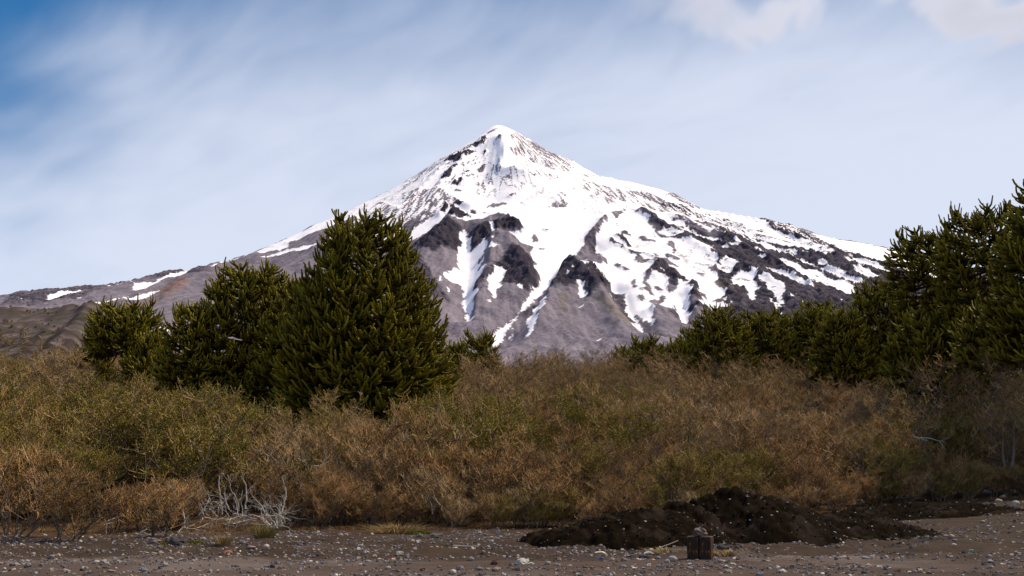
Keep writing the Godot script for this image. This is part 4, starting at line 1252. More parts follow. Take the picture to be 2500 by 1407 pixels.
# height of about 3 m; lean tips it to +x as the wind has; leafy 0..1
func shrub_mesh(height: float, stems: int, lean: float, leafy: float, red: float, single_stem := false, dead := false) -> Dictionary:
	var wood := Shape.new()
	var twigs := Shape.new()
	var leaves := Shape.new()
	for k in stems:
		var out := 0.10 if single_stem else 0.55
		var g := TAU * (k + rng.randf() * 0.6) / stems
		var way := Vector3(cos(g) * out * rng.randf_range(0.4, 1.3) + lean, 1.0, sin(g) * out * rng.randf_range(0.4, 1.3))
		var foot := Vector3(cos(g), 0, sin(g)) * (0.0 if single_stem else rng.randf_range(0.05, 0.35))
		var tall := height * rng.randf_range(0.62, 0.85)
		var stem := curve_path(foot - Vector3(0, 0.15, 0), way, tall, 0.20, 0.05, 8)
		var bark := Color(0.10, 0.078, 0.062).lerp(Color(0.34, 0.30, 0.26), rng.randf() * rng.randf() * (0.9 if not dead else 1.0))
		if dead:
			bark = bark.lerp(Color(0.34, 0.31, 0.27), 0.8)
		stroke(wood, stem, (0.036 if not dead else 0.06) * height / 3.0 * (1.9 if single_stem else 1.0), 0.009, bark, 5)
		var limbs := 14 if single_stem else 8
		for a in limbs:
			var t := (0.30 if single_stem else 0.12) + (0.70 if single_stem else 0.88) * (a + rng.randf()) / limbs
			var q := mini(int(t * 8.0), 7)
			var p := stem[q].lerp(stem[q + 1], t * 8.0 - q)
			var g2 := rng.randf() * TAU
			var limb_way := Vector3(cos(g2) + lean * 0.8, rng.randf_range(0.15, 0.9), sin(g2))
			var limb := curve_path(p, limb_way, height * rng.randf_range(0.26, 0.46) * (1.15 - 0.55 * t) * (1.25 if single_stem else 1.0), 0.30, 0.12, 5)
			var shade := bark.lerp(Color(0.10, 0.075, 0.055), rng.randf() * 0.7)
			stroke(wood, limb, 0.017 if not dead else 0.026, 0.007, shade, 4)
			for b in (7 if not dead else 3):
				var t2 := 0.38 + 0.62 * (b + rng.randf()) / 7.0
				var q2 := mini(int(t2 * 5.0), 4)
				var p2 := limb[q2].lerp(limb[q2 + 1], t2 * 5.0 - q2)
				var g3 := rng.randf() * TAU
				var twig_way := Vector3(cos(g3) + lean * 1.4, rng.randf_range(-0.1, 1.1), sin(g3))
				var sub := curve_path(p2, twig_way, rng.randf_range(0.35, 0.62), 0.35, 0.15, 3)
				var tone := Color(0.45, 0.25, 0.10).lerp(Color(0.56, 0.46, 0.30), lerpf(rng.randf(), rng.randf() * rng.randf() * rng.randf(), red))
				tone = Color(tone.r * shade_of_kind, tone.g * shade_of_kind, tone.b * shade_of_kind)
				tone = tone.lerp(Color(0.07, 0.046, 0.022), rng.randf() * 0.95)
				if dead:
					tone = tone.lerp(Color(0.32, 0.29, 0.25), 0.75)
				stroke(twigs, sub, 0.010, 0.006, tone, 3)
				for e in (6 if not dead else 1):
					var t3 := 0.15 + 0.85 * rng.randf()
					var q3 := mini(int(t3 * 3.0), 2)
					var p3 := sub[q3].lerp(sub[q3 + 1], t3 * 3.0 - q3)
					var g4 := rng.randf() * TAU
					var tip_way := Vector3(cos(g4) + lean * 1.6, rng.randf_range(-0.1, 1.3), sin(g4))
					var tip := curve_path(p3, tip_way, rng.randf_range(0.14, 0.34), 0.35, 0.2, 2)
					var tt := tone * rng.randf_range(0.75, 1.25)
					stroke(twigs, tip, 0.0072, 0.0042, Color(tt.r, tt.g, tt.b), 3)
					if leafy > 0.0:
						for f in int(leafy * 7.0 + rng.randf()):
							var p4 := tip[0].lerp(tip[2], rng.randf())
							var d1 := Vector3(rng.randf_range(-1, 1), rng.randf_range(-1, 1), rng.randf_range(-1, 1)).normalized()
							var d2 := d1.cross(Vector3(rng.randf_range(-1, 1), rng.randf_range(-1, 1), rng.randf_range(-1, 1))).normalized()
							var size := rng.randf_range(0.017, 0.036)
							var green := Color(0.125, 0.125, 0.012).lerp(Color(0.24, 0.21, 0.025), rng.randf())
							leaves.tri(p4 + d1 * size, p4 - d1 * size * 0.5 + d2 * size * 0.7, p4 - d1 * size * 0.5 - d2 * size * 0.7, green)
	var d := {"stems": wood.done(stem_material), "twigs": twigs.done(twig_material)}
	if leafy > 0.0:
		d["leaves"] = leaves.done(small_leaf_material)
	var all := ArrayMesh.new()
	wood.done(stem_material, all)
	twigs.done(twig_material, all)
	leaves.done(small_leaf_material, all)
	d["all"] = all
	return d


var shade_of_kind := 1.0


func make_shrub_kinds() -> void:
	twig_material = painted(0.8, 0.0, 0.12)
	stem_material = painted(0.9, 0.0, 0.1)
	small_leaf_material = painted(0.65, 0.35, 0.15)
	shrub_kinds = {"brown": [], "grey": [], "olive": [], "green": [], "tree": [], "leafy_tree": [], "dead": []}
	for k in 5:
		shade_of_kind = [0.62, 0.85, 1.0, 1.15, 1.3][k]
		shrub_kinds.brown.append(shrub_mesh(3.0, 6, 0.32, 0.0, 0.9))
	shade_of_kind = 1.0
	for k in 3:
		shrub_kinds.grey.append(shrub_mesh(3.0, 6, 0.25, 0.0, 0.1))
	for k in 3:
		shrub_kinds.olive.append(shrub_mesh(3.0, 6, 0.34, 1.0, 0.6))
	for k in 2:
		shrub_kinds.green.append(shrub_mesh(3.0, 6, 0.22, 1.7, 0.4))
	for k in 4:
		shrub_kinds.tree.append(shrub_mesh(5.2, 2, 0.10, 0.0, 0.45, true))
	shrub_kinds.leafy_tree.append(shrub_mesh(5.0, 2, 0.10, 0.35, 0.4, true))
	shrub_kinds.leafy_tree.append(shrub_mesh(5.0, 2, 0.10, 0.22, 0.4, true))
	for k in 2:
		shrub_kinds.dead.append(shrub_mesh(2.6, 4, 0.12, 0.0, 0.0, false, true))


func shrub(kind: String, x: float, z: float, height: float, label: String, group := "", turn := 99.0) -> Node3D:
	var tall := kind == "tree" or kind == "leafy_tree"
	var called: String = {"brown": "bare_shrub", "grey": "bare_shrub", "olive": "leafy_shrub", "green": "leafy_shrub", "tree": "bare_tree", "leafy_tree": "bare_tree", "dead": "dead_shrub"}[kind]
	var d := shrub_kinds[kind][rng.randi() % shrub_kinds[kind].size()] as Dictionary
	var o := thing(called, on_land(x, z), rng.randf_range(-0.7, 0.7) if turn > 90.0 else turn, height / (5.2 if tall else (2.6 if kind == "dead" else 3.0)))
	tag(o, label, "tree" if tall else "shrub", group)
	part("stems" if not tall else "trunk", d.stems, o)
	part("twigs" if not tall else "crown", d.twigs, o)
	if d.has("leaves"):
		part("leaves", d.leaves, o)
	return o


func make_thicket() -> void:
	make_shrub_kinds()
	var mood := noise(81, 0.06, 3)
	var blocked := []
	# plants that stand out by themselves
	var special := [
		["tree", -26.5, -62.0, 7.12, "tall bare tree with open crown standing above the left thicket"],
		["green", -19.4, -50.0, 4.36, "dark green leafy shrub below the far left umbrella tree"],
		["green", -19.6, -46.0, 3.50, "dark olive shrub left of the dark green one in the left thicket"],
		["green", -1.2, -58.0, 4.03, "bright green leafy shrub right beside the largest monkey puzzle tree"],
		["green", 1.8, -60.0, 3.19, "yellowish green shrub to the right of the bright green one"],
		["green", -8.2, -39.0, 2.34, "green tinged shrub at the thicket front below the largest tree"],
		["olive", -3.4, -38.0, 2.73, "broad olive shrub at the thicket front, centre"],
		["olive", -6.0, -38.0, 2.59, "olive shrub with dark stems at the front edge, left of centre"],
		["olive", -1.2, -40.0, 2.83, "tall olive shrub at the thicket front with a forked dark stem"],
		["olive", 1.0, -42.0, 2.15, "olive brown shrub behind the left earth mound"],
		["brown", -4.2, -46.0, 3.44, "pale reddish shrub whose twigs rise before the largest tree's right foot"],
		["tree", 18.5, -72.0, 5.36, "bare tree with round pale crown before the dark grove"],
		["tree", 26.4, -66.0, 7.09, "yellow twigged tree in front of the tall umbrella tree"],
		["tree", 23.9, -58.0, 5.25, "bare tree with twisted stem at the right below the umbrella tree"],
		["leafy_tree", 1.1, -98.0, 5.77, "bare tree of the skyline just right of the little round monkey puzzle"],
		["leafy_tree", 3.5, -100.0, 5.83, "broad bare tree on the thicket skyline below the left snow tongue"],
		["tree", 6.4, -98.0, 5.06, "thin bare tree on the thicket skyline below the scree"],
		["tree", 9.1, -99.0, 5.40, "bare tree with a whitish leaning top on the skyline"],
		["leafy_tree", 10.3, -96.0, 5.12, "mossy bare tree left of the small monkey puzzle top"],
		["dead", -15.5, -47.0, 3.64, "white dead shrub with one thick pale stem in the left thicket"],
		["dead", -3.9, -42.0, 3.41, "whitish dead shrub poking up before the largest tree"],
		["dead", 10.8, -55.0, 3.04, "pale grey dead shrub amid the brown right thicket"],
		["dead", -26.4, -58.0, 4.64, "grey dead shrub at the far left above the dark shrubs"],
		["brown", -11.2, -27.6, 2.3, "low reddish shrub nearest the camera at the far left"],
		["brown", -9.3, -28.9, 1.9, "low reddish twiggy shrub right of the one nearest the camera"],
		["brown", -13.0, -28.8, 2.8, "reddish shrub at the left frame edge behind the nearest one"],
		["tree", 19.4, -52.0, 6.12, "bare brown tree standing before the dark foot of the umbrella tree"],
		["tree", 20.6, -47.0, 6.01, "bare brown tree rising at the right before the dark low monkey puzzle"],
		["tree", 21.6, -46.0, 5.62, "bare brown tree at the right frame edge before the highest monkey puzzle"],
		["leafy_tree", 19.8, -44.0, 5.01, "mossy bare tree in front of two taller bare ones at the right"],
		["tree", 17.8, -54.0, 5.55, "bare tree with upright twigs left of the umbrella tree's foot"],
		["tree", 21.5, -44.0, 5.18, "bare tree half cut off by the right frame edge"],
		["leafy_tree", 17.0, -48.0, 4.85, "low mossy bare tree among the brown right thicket"],
		["brown", 11.2, -43.0, 3.34, "dense brown shrub with contorted dark stems behind the tallest mound"],
		["brown", 15.9, -47.0, 3.41, "dark brown shrub right of the white branch pile"],
	]
	for s in special:
		var h: float = s[3]
		var o := shrub(s[0], s[1], s[2], h, s[4])
		blocked.append(Vector3(s[1], s[2], 1.1))
	# low growth right at the edge of the gravel
	for k in 62:
		var s := -0.36 + 0.86 * (k + rng.randf()) / 62.0
		var pd := 34.0
		for step in 4:
			pd = verge(s * pd, pd) + 0.5
		if s > -0.30 and s < -0.2:
			continue
		pd += rng.randf() * 1.3
		var low: String = ["brown", "brown", "olive", "grey"][rng.randi() % 4]
		var zone := "left of the dead branch pile" if s < -0.25 else ("below the largest monkey puzzle tree" if s < -0.06 else ("in the middle" if s < 0.1 else ("behind the earth mounds" if s < 0.3 else "behind the pale stone row")))
		shrub(low, s * pd, -pd, rng.randf_range(1.0, 1.7), "knee high %s shrub at the gravel edge %s" % [{"brown": "rusty", "olive": "olive", "grey": "grey"}[low], zone], "low shrubs along the gravel edge")
	# the rest, row behind row
	var near := 0
	var d := 34.2
	var heap := {}
	while d < 118.0:
		var gap := 2.05 + (d - 34.0) * 0.020
		var x := -0.54 * d + rng.randf() * gap
		while x < 0.54 * d:
			var px := x + rng.randf_range(-0.5, 0.5)
			var pd := d + rng.randf_range(-0.7, 0.7)
			x += gap * rng.randf_range(0.8, 1.25)
			var e := verge(px, pd)
			if pd < e + 0.7:
				continue
			var s := px / pd
			if s > -0.40 and s < -0.215 and pd < 35.0 + 0.8 * sin(px * 2.0):
				continue   # the hollow with the dead branches
			var free := true
			for b in blocked:
				if Vector2(px - b.x, -pd - b.y).length() < b.z:
					free = false
			if not free:
				continue
			var m := mood.get_noise_2d(px, pd)
			if (s > -0.21 and s < 0.06 and pd < 45.0) or s < -0.34:
				m += 0.22
			var kind := "brown"
			if m > (0.06 if s < 0.08 else 0.2):
				kind = "olive" if rng.randf() < 0.75 else "brown"
			elif m < -0.15:
				kind = "grey" if rng.randf() < 0.6 else "brown"
			if s < -0.36 and rng.randf() < 0.4:
				kind = "olive"
			if rng.randf() < 0.022:
				kind = "dead"
			if rng.randf() < 0.05:
				kind = "green"
			var h := rng.randf_range(2.3, 3.2) if pd < e + 4.0 else rng.randf_range(2.2, 4.5)
			if pd < e + 2.0:
				h *= 0.82
			if pd <= 44.0 and pd > e + 2.5 and rng.randf() < 0.10:
				kind = "tree"
				h = rng.randf_range(3.0, 4.0)
			if pd > 44.0 and pd <= 66.0 and rng.randf() < 0.22:
				kind = "tree" if rng.randf() < 0.6 else "leafy_tree"
				h = rng.randf_range(3.4, 4.6)
			if pd > 66.0 and rng.randf() < 0.5:
				kind = "tree" if rng.randf() < 0.75 else "leafy_tree"
				h = rng.randf_range(4.0, 5.4)
			if near < 220 and pd < 61.0:
				near += 1
				var zone := "in the left thicket" if s < -0.22 else ("below the largest monkey puzzle tree" if s < -0.06 else ("in the middle thicket" if s < 0.1 else ("behind the earth mounds" if s < 0.3 else "at the right behind the stone row")))
				var row := "at the front edge" if pd < e + 5.0 else ("in the second rows" if pd < e + 13.0 else "deep in the rows")
				var look: String = {"brown": "reddish brown bare shrub", "grey": "greyish bare shrub", "olive": "shrub with sparse olive leaves", "green": "green leafy shrub", "dead": "bleached dead shrub", "tree": "small bare tree", "leafy_tree": "small mossy bare tree"}[kind]
				shrub(kind, px, -pd, h, "%s %s %s" % [look, row, zone], "growth of %s %s" % [look, zone])
			else:
				if not heap.has(kind):
					heap[kind] = []
				heap[kind].append([px, pd, h])
		d += 1.75 + (d - 34.0) * 0.018
	var mass := Node3D.new()
	mass.name = "thicket"
	add_child(mass, true)
	tag(mass, "distant mass of bare brown shrubs covering the bank", "thicket", "", "stuff")
	for kind in heap:
		var split := {}
		for p in heap[kind]:
			var w := rng.randi() % shrub_kinds[kind].size() as int
			if not split.has(w):
				split[w] = []
			split[w].append(p)
		for w in split:
			var mm := MultiMesh.new()
			mm.transform_format = MultiMesh.TRANSFORM_3D
			mm.mesh = shrub_kinds[kind][w].all
			mm.instance_count = split[w].size()
			for k in split[w].size():
				var p = split[w][k]
				var f: float = p[2] / (5.2 if kind == "tree" or kind == "leafy_tree" else (2.6 if kind == "dead" else 3.0))
				mm.set_instance_transform(k, Transform3D(Basis(Vector3.UP, rng.randf_range(-0.8, 0.8)).scaled(Vector3.ONE * f), on_land(p[0], -p[1])))
			var o := MultiMeshInstance3D.new()
			o.name = "shrubs"
			o.multimesh = mm
			mass.add_child(o, true)
			o.set_meta("kind", "stuff")


# ------------------------------------------------------------------ dead wood, grass, moss, litter
func dead_branch_mesh(length: float, thick: float, forks: int, bend: float) -> ArrayMesh:
	var s := Shape.new()
	grow(s, Vector3.ZERO, Vector3(1, rng.randf_range(-0.1, 0.35), rng.randf_range(-0.3, 0.3)), length, thick, forks, bend)
	return s.done(dead_material)


func grow(s: Shape, from: Vector3, way: Vector3, length: float, thick: float, forks: int, bend: float) -> void:
	var path := curve_path(from, way, length, bend, 0.0, 7)
	var radii := PackedFloat32Array()
	var cols := PackedColorArray()
	var t0 := rng.randf_range(0.28, 0.56)
	for k in 8:
		radii.append(thick * (1.0 - 0.75 * k / 7.0))
		var t := t0 * rng.randf_range(0.85, 1.1)
		cols.append(Color(t, t * 0.91, t * 0.80))
	s.tube(path, radii, cols, 5, true)
	if forks <= 0:
		return
	for k in 3 + rng.randi() % 3:
		var q := 1 + rng.randi() % 6
		var d := (path[q + 1] - path[q]).normalized()
		var side := Vector3(rng.randf_range(-1, 1), rng.randf_range(-0.7, 1), rng.randf_range(-1, 1)).normalized()
		grow(s, path[q], d * 0.8 + side * 0.9, length * rng.randf_range(0.3, 0.55), radii[q] * 0.7, forks - 1, bend * 1.15)


var dead_material: StandardMaterial3D


func dead_branch(mesh: Mesh, x: float, z: float, up: float, turn: Vector3, size: float, label: String, group := "") -> void:
	var o := single("dead_branch", mesh, on_land(x, z, up))
	o.rotation = turn
	o.scale = Vector3.ONE * size
	tag(o, label, "branch", group)


func make_dead_wood() -> void:
	dead_material = painted(0.8, 0.0, 0.12)
	var kinds := []
	for k in 7:
		kinds.append(dead_branch_mesh(1.3, 0.034, 2, 0.34))
	var long_branch := dead_branch_mesh(1.3, 0.045, 2, 0.22)
	dead_branch(long_branch, -12.16, -33.06, 0.12, Vector3(0, 0.1, 0.28), 0.75, "long grey dead branch with a thick pale end, left of the branch pile")
	dead_branch(kinds[0], -10.86, -29.46, 0.1, Vector3(0, 0.4, 1.3), 0.4, "thin white forked twig standing up below the long grey branch")
	dead_branch(kinds[1], -10.56, -31.38, 0.1, Vector3(0, 0.3, 1.1), 0.5, "white twig rising from the litter left of the branch pile")
	dead_branch(kinds[2], -10.21, -29.86, 0.06, Vector3(0, -0.3, 0.05), 0.75, "flat lying dead branch in the litter left of the branch pile")
	dead_branch(kinds[3], -9.25, -34.98, 0.25, Vector3(0.2, 0.5, 1.45), 1.0, "thick upright white root of the left branch pile")
	dead_branch(kinds[4], -8.85, -35.46, 0.3, Vector3(0.1, -0.5, 1.6), 1.0, "tall thin white root standing in the left branch pile")
	dead_branch(kinds[5], -10.87, -37.82, 0.35, Vector3(0, 0.2, 1.2), 0.8, "forked white branch at the left side of the branch pile")
	for k in 46:
		var d := rng.randf_range(30.8, 33.8)
		var p := Vector3(d * rng.randf_range(-0.305, -0.2), 0.0, -d)
		var steep := rng.randf() < 0.45
		dead_branch(kinds[rng.randi() % 7], p.x, p.z, rng.randf_range(0.03, 0.6), Vector3(rng.randf_range(-0.5, 0.5), rng.randf() * TAU, rng.randf_range(0.7, 1.7) if steep else rng.randf_range(-0.2, 0.4)), rng.randf_range(0.35, 0.85), "bleached dead branch tangled in the pile at the left thicket foot", "dead branches of the left pile")
	for k in 14:
		var d := rng.randf_range(41.5, 43.5)
		var p := Vector3(d * rng.randf_range(0.268, 0.302), 0.0, -d)
		dead_branch(kinds[rng.randi() % 7], p.x, p.z, rng.randf_range(0.1, 0.9), Vector3(rng.randf_range(-0.6, 0.6), rng.randf() * TAU, rng.randf_range(0.2, 1.6)), rng.randf_range(0.5, 0.9), "bleached dead branch tangled in the pile behind the right mounds", "dead branches of the right pile")
	for k in 1:
		dead_branch(kinds[rng.randi() % 7], 14.6 + rng.randf() * 2.6, -45.5 + rng.randf(), 2.4 + rng.randf() * 0.5, Vector3(0, rng.randf_range(-0.4, 0.4), rng.randf_range(-0.2, 0.3)), 1.0, "white dead branch lying across the shrubs at the right", "white dead branches across the right shrubs")
	for k in 5:
		var d := rng.randf_range(34, 36)
		var p := Vector3(d * rng.randf_range(-0.1, -0.02), 0.0, -d)
		dead_branch(kinds[rng.randi() % 7], p.x, p.z, rng.randf_range(0.1, 0.7), Vector3(rng.randf_range(-0.5, 0.5), rng.randf() * TAU, rng.randf_range(0.9, 1.9)), rng.randf_range(0.35, 0.7), "small white dead branch hanging at the front thicket's foot, centre", "small dead branches at the centre front")
	# slender bare stems leaning out at the left
	var whip := Shape.new()
	stroke(whip, curve_path(Vector3.ZERO, Vector3(0.5, 1, 0), 2.6, 0.12, 0.03, 8), 0.013, 0.004, Color(0.20, 0.145, 0.10), 5)
	dead_branch(whip.done(dead_material), -8.9, -29.6, 0.2, Vector3(0, 0.2, 0), 1.0, "slender bare stem leaning right out of the far left shrubs")
	dead_branch(whip.done(dead_material), -9.7, -29.0, 0.3, Vector3(0, 1.9, -0.1), 0.9, "slender bare stem leaning left in the far left shrubs")
	# sticks near the wooden stub
	var stick := Shape.new()
	stroke(stick, PackedVector3Array([Vector3(-0.25, 0.02, 0), Vector3(0, 0.07, 0.01), Vector3(0.25, 0.13, 0)]), 0.014, 0.009, Color(0.5, 0.42, 0.32), 5)
	dead_branch(stick.done(dead_material), 3.42, -24.16, 0.02, Vector3(0, 0.1, 0.12), 1.0, "pale straight stick lying left of the wooden stub")
	dead_branch(stick.done(dead_material), 5.61, -26.40, 0.0, Vector3(0, -0.2, -0.2), 0.7, "short yellowish stick right of the wooden stub")
	dead_branch(stick.done(dead_material), -1.04, -24.42, 0.0, Vector3(0, 0.0, -0.25), 1.1, "brown stick on the gravel in the middle")


func tuft_mesh(blades: int, height: float, spread: float, a: Color, b: Color) -> ArrayMesh:
	var s := Shape.new()
	for k in blades:
		var g := rng.randf() * TAU
		var p := Vector3(cos(g), 0, sin(g)) * spread * 0.5 * sqrt(rng.randf())
		var tip := p + Vector3(cos(g) * spread * rng.randf(), height * rng.randf_range(0.5, 1.0), sin(g) * spread * rng.randf())
		var w := Vector3(-sin(g), 0, cos(g)) * 0.006
		var mid := p.lerp(tip, 0.5) + Vector3(0, height * 0.12, 0)
		var c := a.lerp(b, rng.randf())
		s.tri(p - w, p + w, mid, c)
		s.tri(mid - w * 0.6, mid + w * 0.6, tip, c)
		s.tri(p + w, mid + w * 0.6, mid - w * 0.6, c)
	return s.done(grass_material)


var grass_material: StandardMaterial3D


func make_ground_plants() -> void:
	grass_material = painted(0.8, 0.25, 0.2)
	var o := single("grass_tuft", tuft_mesh(420, 0.42, 0.5, Color(0.20, 0.15, 0.06), Color(0.12, 0.11, 0.03)), on_land(-6.37, -28.32))
	tag(o, "olive and straw coloured grass tuft on the left gravel edge", "grass tuft")
	o = single("grass_tuft", tuft_mesh(420, 0.3, 0.75, Color(0.30, 0.21, 0.10), Color(0.22, 0.15, 0.06)), on_land(-3.24, -30.90))
	o.scale = Vector3(1.5, 1, 0.8)
	tag(o, "straw yellow grass tuft at the foot of the bank, centre", "grass tuft")
	o = single("grass_tuft", tuft_mesh(200, 0.26, 0.35, Color(0.28, 0.2, 0.1), Color(0.2, 0.14, 0.06)), on_land(-6.65, -25.40))
	tag(o, "small dry grass tuft right of the mossy rock", "grass tuft")
	o = single("grass_tuft", tuft_mesh(260, 0.16, 0.5, Color(0.30, 0.23, 0.12), Color(0.2, 0.14, 0.06)), on_land(3.23, -23.26))
	tag(o, "low yellow dry grass left of the wooden stub", "grass tuft")
	o = single("grass_tuft", tuft_mesh(200, 0.14, 0.4, Color(0.30, 0.2, 0.09), Color(0.2, 0.13, 0.05)), on_land(4.34, -22.44))
	tag(o, "low dry grass under the black rock beside the wooden stub", "grass tuft")
	var green := Color(0.13, 0.14, 0.012)
	for m in [[-7.48, -25.84, 0.34, "green moss patch right of the large dark rock"], [-8.33, -26.46, 0.26, "green moss patch between the brown rock and the large dark rock"], [-2.57, -30.68, 0.42, "dark green moss cushion right of the straw grass tuft"]]:
		var s := Shape.new()
		var f := noise(91, 3.0, 3)
		for k in 700:
			var g := rng.randf() * TAU
			var r := sqrt(rng.randf())
			var edge := 0.8 + 0.4 * f.get_noise_2d(cos(g), sin(g) + m[2])
			var p := Vector3(cos(g) * r * m[2] * edge, 0.05 * (1.0 - r * r) + 0.01, sin(g) * r * m[2] * edge * 0.8)
			var w := Vector3(rng.randf_range(-1, 1), 0.2, rng.randf_range(-1, 1)) * 0.03
			var t := rng.randf_range(0.6, 1.2)
			s.tri(p - w, p + w, p + Vector3(rng.randf_range(-0.02, 0.02), rng.randf_range(0.02, 0.045), rng.randf_range(-0.02, 0.02)), Color(green.r * t, green.g * t, green.b))
		o = single("moss_patch", s.done(grass_material), on_land(m[0], m[1]))
		tag(o, m[3], "moss")
	# dry grass and litter along the foot of the bank
	var straw := tuft_mesh(26, 0.13, 0.40, Color(0.24, 0.15, 0.075), Color(0.12, 0.062, 0.03))
	var mm := MultiMesh.new()
	mm.transform_format = MultiMesh.TRANSFORM_3D
	mm.mesh = straw
	var where := []
	var thin := noise(95, 0.25, 3)
	for k in 9000:
		var s := rng.randf_range(-0.53, 0.53)
		var d := rng.randf_range(30.0, 52.0)
		var x := s * d
		var e := verge(x, d)
		if d < e - 0.9 + rng.randf() or d > e + 6.5 or thin.get_noise_2d(x, d) < -0.25 + rng.randf() * 0.3:
			continue
		where.append(Transform3D(Basis(Vector3.UP, rng.randf() * TAU).scaled(Vector3.ONE * rng.randf_range(0.5, 1.2)), on_land(x, -d)))
	mm.instance_count = where.size()
	for k in where.size():
		mm.set_instance_transform(k, where[k])
	var dry := MultiMeshInstance3D.new()
	dry.name = "dry_grass"
	dry.multimesh = mm
	add_child(dry, true)
	tag(dry, "rusty dry grass and litter along the foot of the thicket", "grass", "", "stuff")


func scrap(called: String, x: float, z: float, size: float, col: Color, label: String, category: String) -> void:
	var s := Shape.new()
	var c := Color(col.r, col.g, col.b)
	var pts := PackedVector3Array()
	var radii := PackedFloat32Array()
	for k in 6:
		var t := k / 5.0
		pts.append(Vector3((t - 0.5) * size, 0.02 + 0.03 * sin(t * PI) * size * 4.0, 0.05 * size * sin(t * 7.0)))
		radii.append(size * (0.05 + 0.11 * sin(t * PI)))
	s.tube(pts, radii, PackedColorArray([c, c, c, c, c, c]), 6, true, 0.2)
	var o := single(called, s.done(painted(0.5)), on_land(x, z), rng.randf_range(-0.3, 0.3))
	tag(o, label, category)


func make_litter() -> void:
	scrap("orange_peel", -5.95, -23.14, 0.17, Color(0.55, 0.14, 0.015), "curved orange peel scrap on the left gravel", "peel")
	scrap("plastic_scrap", 1.73, -21.46, 0.1, Color(0.03, 0.12, 0.45), "small blue plastic scrap on the middle gravel", "scrap")
	scrap("plastic_scrap", 9.76, -23.46, 0.1, Color(0.12, 0.42, 0.40), "turquoise plastic scrap on the right road", "scrap")
	scrap("plastic_scrap", 1.85, -23.26, 0.26, Color(0.60, 0.50, 0.36), "long cream scrap on the gravel before the left mound", "scrap")
	scrap("plastic_scrap", 2.84, -23.02, 0.2, Color(0.55, 0.56, 0.60), "whitish crumpled scrap left of the wooden stub", "scrap")


# ------------------------------------------------------------------ the wooden stub with a stone on it
func post_mesh(w: float, h: float, d: float, m: Material) -> ArrayMesh:
	var st := SurfaceTool.new()
	st.begin(Mesh.PRIMITIVE_TRIANGLES)
	var b := 0.012
	var x := w / 2.0
	var z := d / 2.0
	# an upright prism with cut corners and a chamfered top
	var ring := [Vector2(-x + b, -z), Vector2(x - b, -z), Vector2(x, -z + b), Vector2(x, z - b), Vector2(x - b, z), Vector2(-x + b, z), Vector2(-x, z - b), Vector2(-x, -z + b)]
	var levels := [[-0.1, 1.0], [h - b, 1.0], [h, 1.0 - 2.0 * b / w]]
	st.set_smooth_group(-1)
	for l in 2:
		for k in 8:
			var p: Vector2 = ring[k]
			var q: Vector2 = ring[(k + 1) % 8]
			var a := Vector3(p.x * levels[l][1], levels[l][0], p.y * levels[l][1])
			var e := Vector3(q.x * levels[l][1], levels[l][0], q.y * levels[l][1])
			var c := Vector3(p.x * levels[l + 1][1], levels[l + 1][0], p.y * levels[l + 1][1])
			var f := Vector3(q.x * levels[l + 1][1], levels[l + 1][0], q.y * levels[l + 1][1])
			for v in [a, c, e, e, c, f]:
				st.add_vertex(v)
	for k in range(1, 7):
		for i in [0, k + 1, k]:
			var p: Vector2 = ring[i] * levels[2][1]
			st.add_vertex(Vector3(p.x, h, p.y))
	st.generate_normals()
	var mesh := st.commit()
	mesh.surface_set_material(0, m)
	return mesh


func make_stub() -> void:
	var m := StandardMaterial3D.new()
	m.roughness = 0.7
	m.metallic_specular = 0.35
	m.uv1_triplanar = true
	m.uv1_scale = Vector3(2.2, 0.55, 2.2)
	var a := noise(301, 0.03, 5)
	var image := Image.create(256, 256, false, Image.FORMAT_RGB8)
	for y in 256:
		for x in 256:
			var t := a.get_noise_2d(x * 3.0, y * 0.7) * 0.5 + 0.5
			var u := a.get_noise_2d(x * 1.1 + 400.0, y * 1.1) * 0.5 + 0.5
			var c := Color(0.125, 0.092, 0.07).lerp(Color(0.27, 0.18, 0.10), smoothstep(0.52, 0.8, t))
			c = c.lerp(Color(0.66, 0.36, 0.10), smoothstep(0.6, 0.76, u) * 0.75)
			image.set_pixel(x, y, c)
	m.albedo_texture = ImageTexture.create_from_image(image)
	var root := thing("wooden_stub", on_land(3.66, -21.46, 0.0), -0.36)
	tag(root, "dark charred square wooden stub with orange edges, a stone on top", "wooden post")
	var p := part("timber", post_mesh(0.225, 0.43, 0.30, m), root)
	p.position = Vector3(-0.118, 0, 0)
	p.rotation.z = 0.012
	p = part("timber", post_mesh(0.225, 0.435, 0.30, m), root)
	p.position = Vector3(0.118, 0, 0.004)
	p.rotation.z = -0.02
	var rock := single("stone", stone_mesh(140, Vector3(1.0, 0.62, 0.8), 0.8, 8, 11), root.position + Vector3(0.01, 0.51, 0.02), 0.6)
	rock.scale = Vector3.ONE * 0.15
	rock.material_override = stone_material(Color(0.17, 0.135, 0.12))
	tag(rock, "rough brown lava stone resting on top of the wooden stub", "stone")


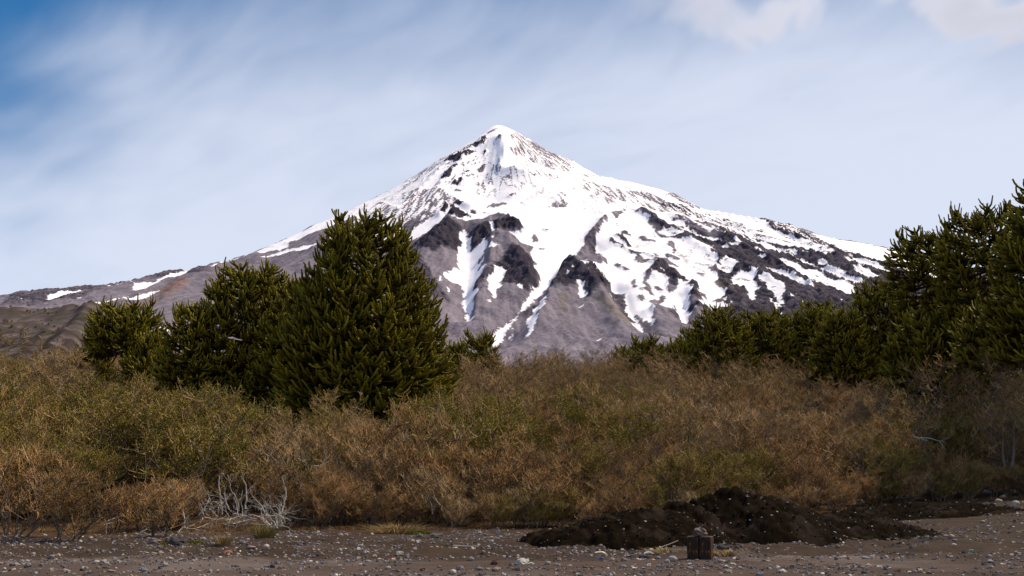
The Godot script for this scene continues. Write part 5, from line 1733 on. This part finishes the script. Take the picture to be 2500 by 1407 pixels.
# ------------------------------------------------------------------ the sky
func sky_image() -> Image:
	var w := 2048
	var h := 1024
	var data := PackedFloat32Array()
	data.resize(w * h * 3)
	var veil := noise(402, 1.0, 4)
	var wisps := noise(403, 1.0, 5)
	var heap := noise(404, 1.0, 6)
	var below := Color(0.10, 0.085, 0.07)
	for y in h:
		var el := PI * (0.5 - (y + 0.5) / h)
		var up := sin(el)
		var flat := cos(el)
		for x in w:
			var k := 3 * (y * w + x)
			if el < -0.02:
				data[k] = below.r
				data[k + 1] = below.g
				data[k + 2] = below.b
				continue
			var az := wrapf(TAU * (x + 0.5) / w, -PI, PI)
			var dir := Vector3(sin(az) * flat, up, -cos(az) * flat)
			# clear air, deep above and paler low down
			var t := pow(clampf(1.0 - up, 0.0, 1.0), 4.0)
			var c := Vector3(0.008, 0.092, 0.265).lerp(Vector3(0.15, 0.36, 0.62), t)
			# high ice cloud, drawn out along the wind
			var s := 1.0 / (up + 0.22)
			var px := dir.x * s
			var pz := dir.z * s
			var along := px * 0.80 + pz * 0.60
			var across := pz * 0.80 - px * 0.60
			var v := veil.get_noise_2d(along * 0.7 + 3.0, across * 1.0)
			var q := wisps.get_noise_2d(along * 2.2 + v * 0.8, across * 7.0 + v * 1.6 + 20.0)
			var amount := lerpf(0.90, 0.46, smoothstep(0.16, 0.48, up)) + 0.14 * smoothstep(-0.05, 0.3, az) + v * 0.30 + q * 0.07 + wisps.get_noise_2d(along * 5.0 + 60.0, across * 20.0 + v * 3.0) * 0.05
			var west := smoothstep(-0.28, -0.56, az + 0.45 * (0.36 - up) + v * 0.08) if az > -1.6 else smoothstep(-2.6, -1.6, az)
			amount -= 0.95 * west * smoothstep(0.16, 0.36, up) + 0.32 * west * smoothstep(0.30, 0.0, up)
			amount = smoothstep(0.0, 1.0, clampf(amount, 0.0, 1.0)) * 0.9
			c = c.lerp(Vector3(0.575, 0.61, 0.715), amount)
			# broken cumulus
			var f := heap.get_noise_2d(px * 4.6 + 3.1, pz * 5.8 + v)
			var bank := smoothstep(0.02, 0.26, az) * smoothstep(0.352, 0.405, up + f * 0.07) if absf(az) < 1.5 else 0.5
			if up > 0.15:
				var d := smoothstep(0.36, 1.12, bank * 0.92 + f * 0.62 + q * 0.2)
				c = c.lerp(Vector3(0.60, 0.605, 0.665).lerp(Vector3(0.47, 0.465, 0.535), clampf(f + 0.35, 0.0, 1.0)), d * 0.88)
			data[k] = c.x
			data[k + 1] = c.y
			data[k + 2] = c.z
	return Image.create_from_data(w, h, false, Image.FORMAT_RGBF, data.to_byte_array())


func make_air() -> void:
	var camera := Camera3D.new()
	camera.name = "camera"
	camera.fov = 30.0
	camera.near = 0.1
	camera.far = 30000.0
	camera.position = Vector3(0, 1.6, 0)
	camera.rotation_degrees = Vector3(9.9, 0, 0)
	add_child(camera)
	camera.current = true
	var sky := Sky.new()
	var pano := PanoramaSkyMaterial.new()
	pano.panorama = ImageTexture.create_from_image(sky_image())
	sky.sky_material = pano
	var e := Environment.new()
	e.background_mode = Environment.BG_SKY
	e.sky = sky
	e.tonemap_mode = Environment.TONE_MAPPER_LINEAR
	e.tonemap_exposure = 1.35
	e.sdfgi_enabled = true
	e.ssao_enabled = true
	e.ssil_enabled = true
	var world := WorldEnvironment.new()
	world.name = "world"
	world.environment = e
	add_child(world)
	var sun := DirectionalLight3D.new()
	sun.name = "sun"
	sun.light_energy = 1.35
	sun.light_color = Color(1.0, 0.93, 0.81)
	sun.light_angular_distance = 0.5
	sun.shadow_enabled = true
	add_child(sun)
	sun.look_at_from_position(Vector3(0.54, 0.80, -0.30) * 100.0, Vector3.ZERO, Vector3.UP)


func _ready() -> void:
	rng.seed = 20240611
	bumps = noise(7, 0.5, 4)
	make_air()
	make_ground()
	make_mountain()
	make_mounds()
	make_trees()
	make_thicket()
	make_foothill()
	make_stones()
	make_stub()
	make_dead_wood()
	make_ground_plants()
	make_litter()
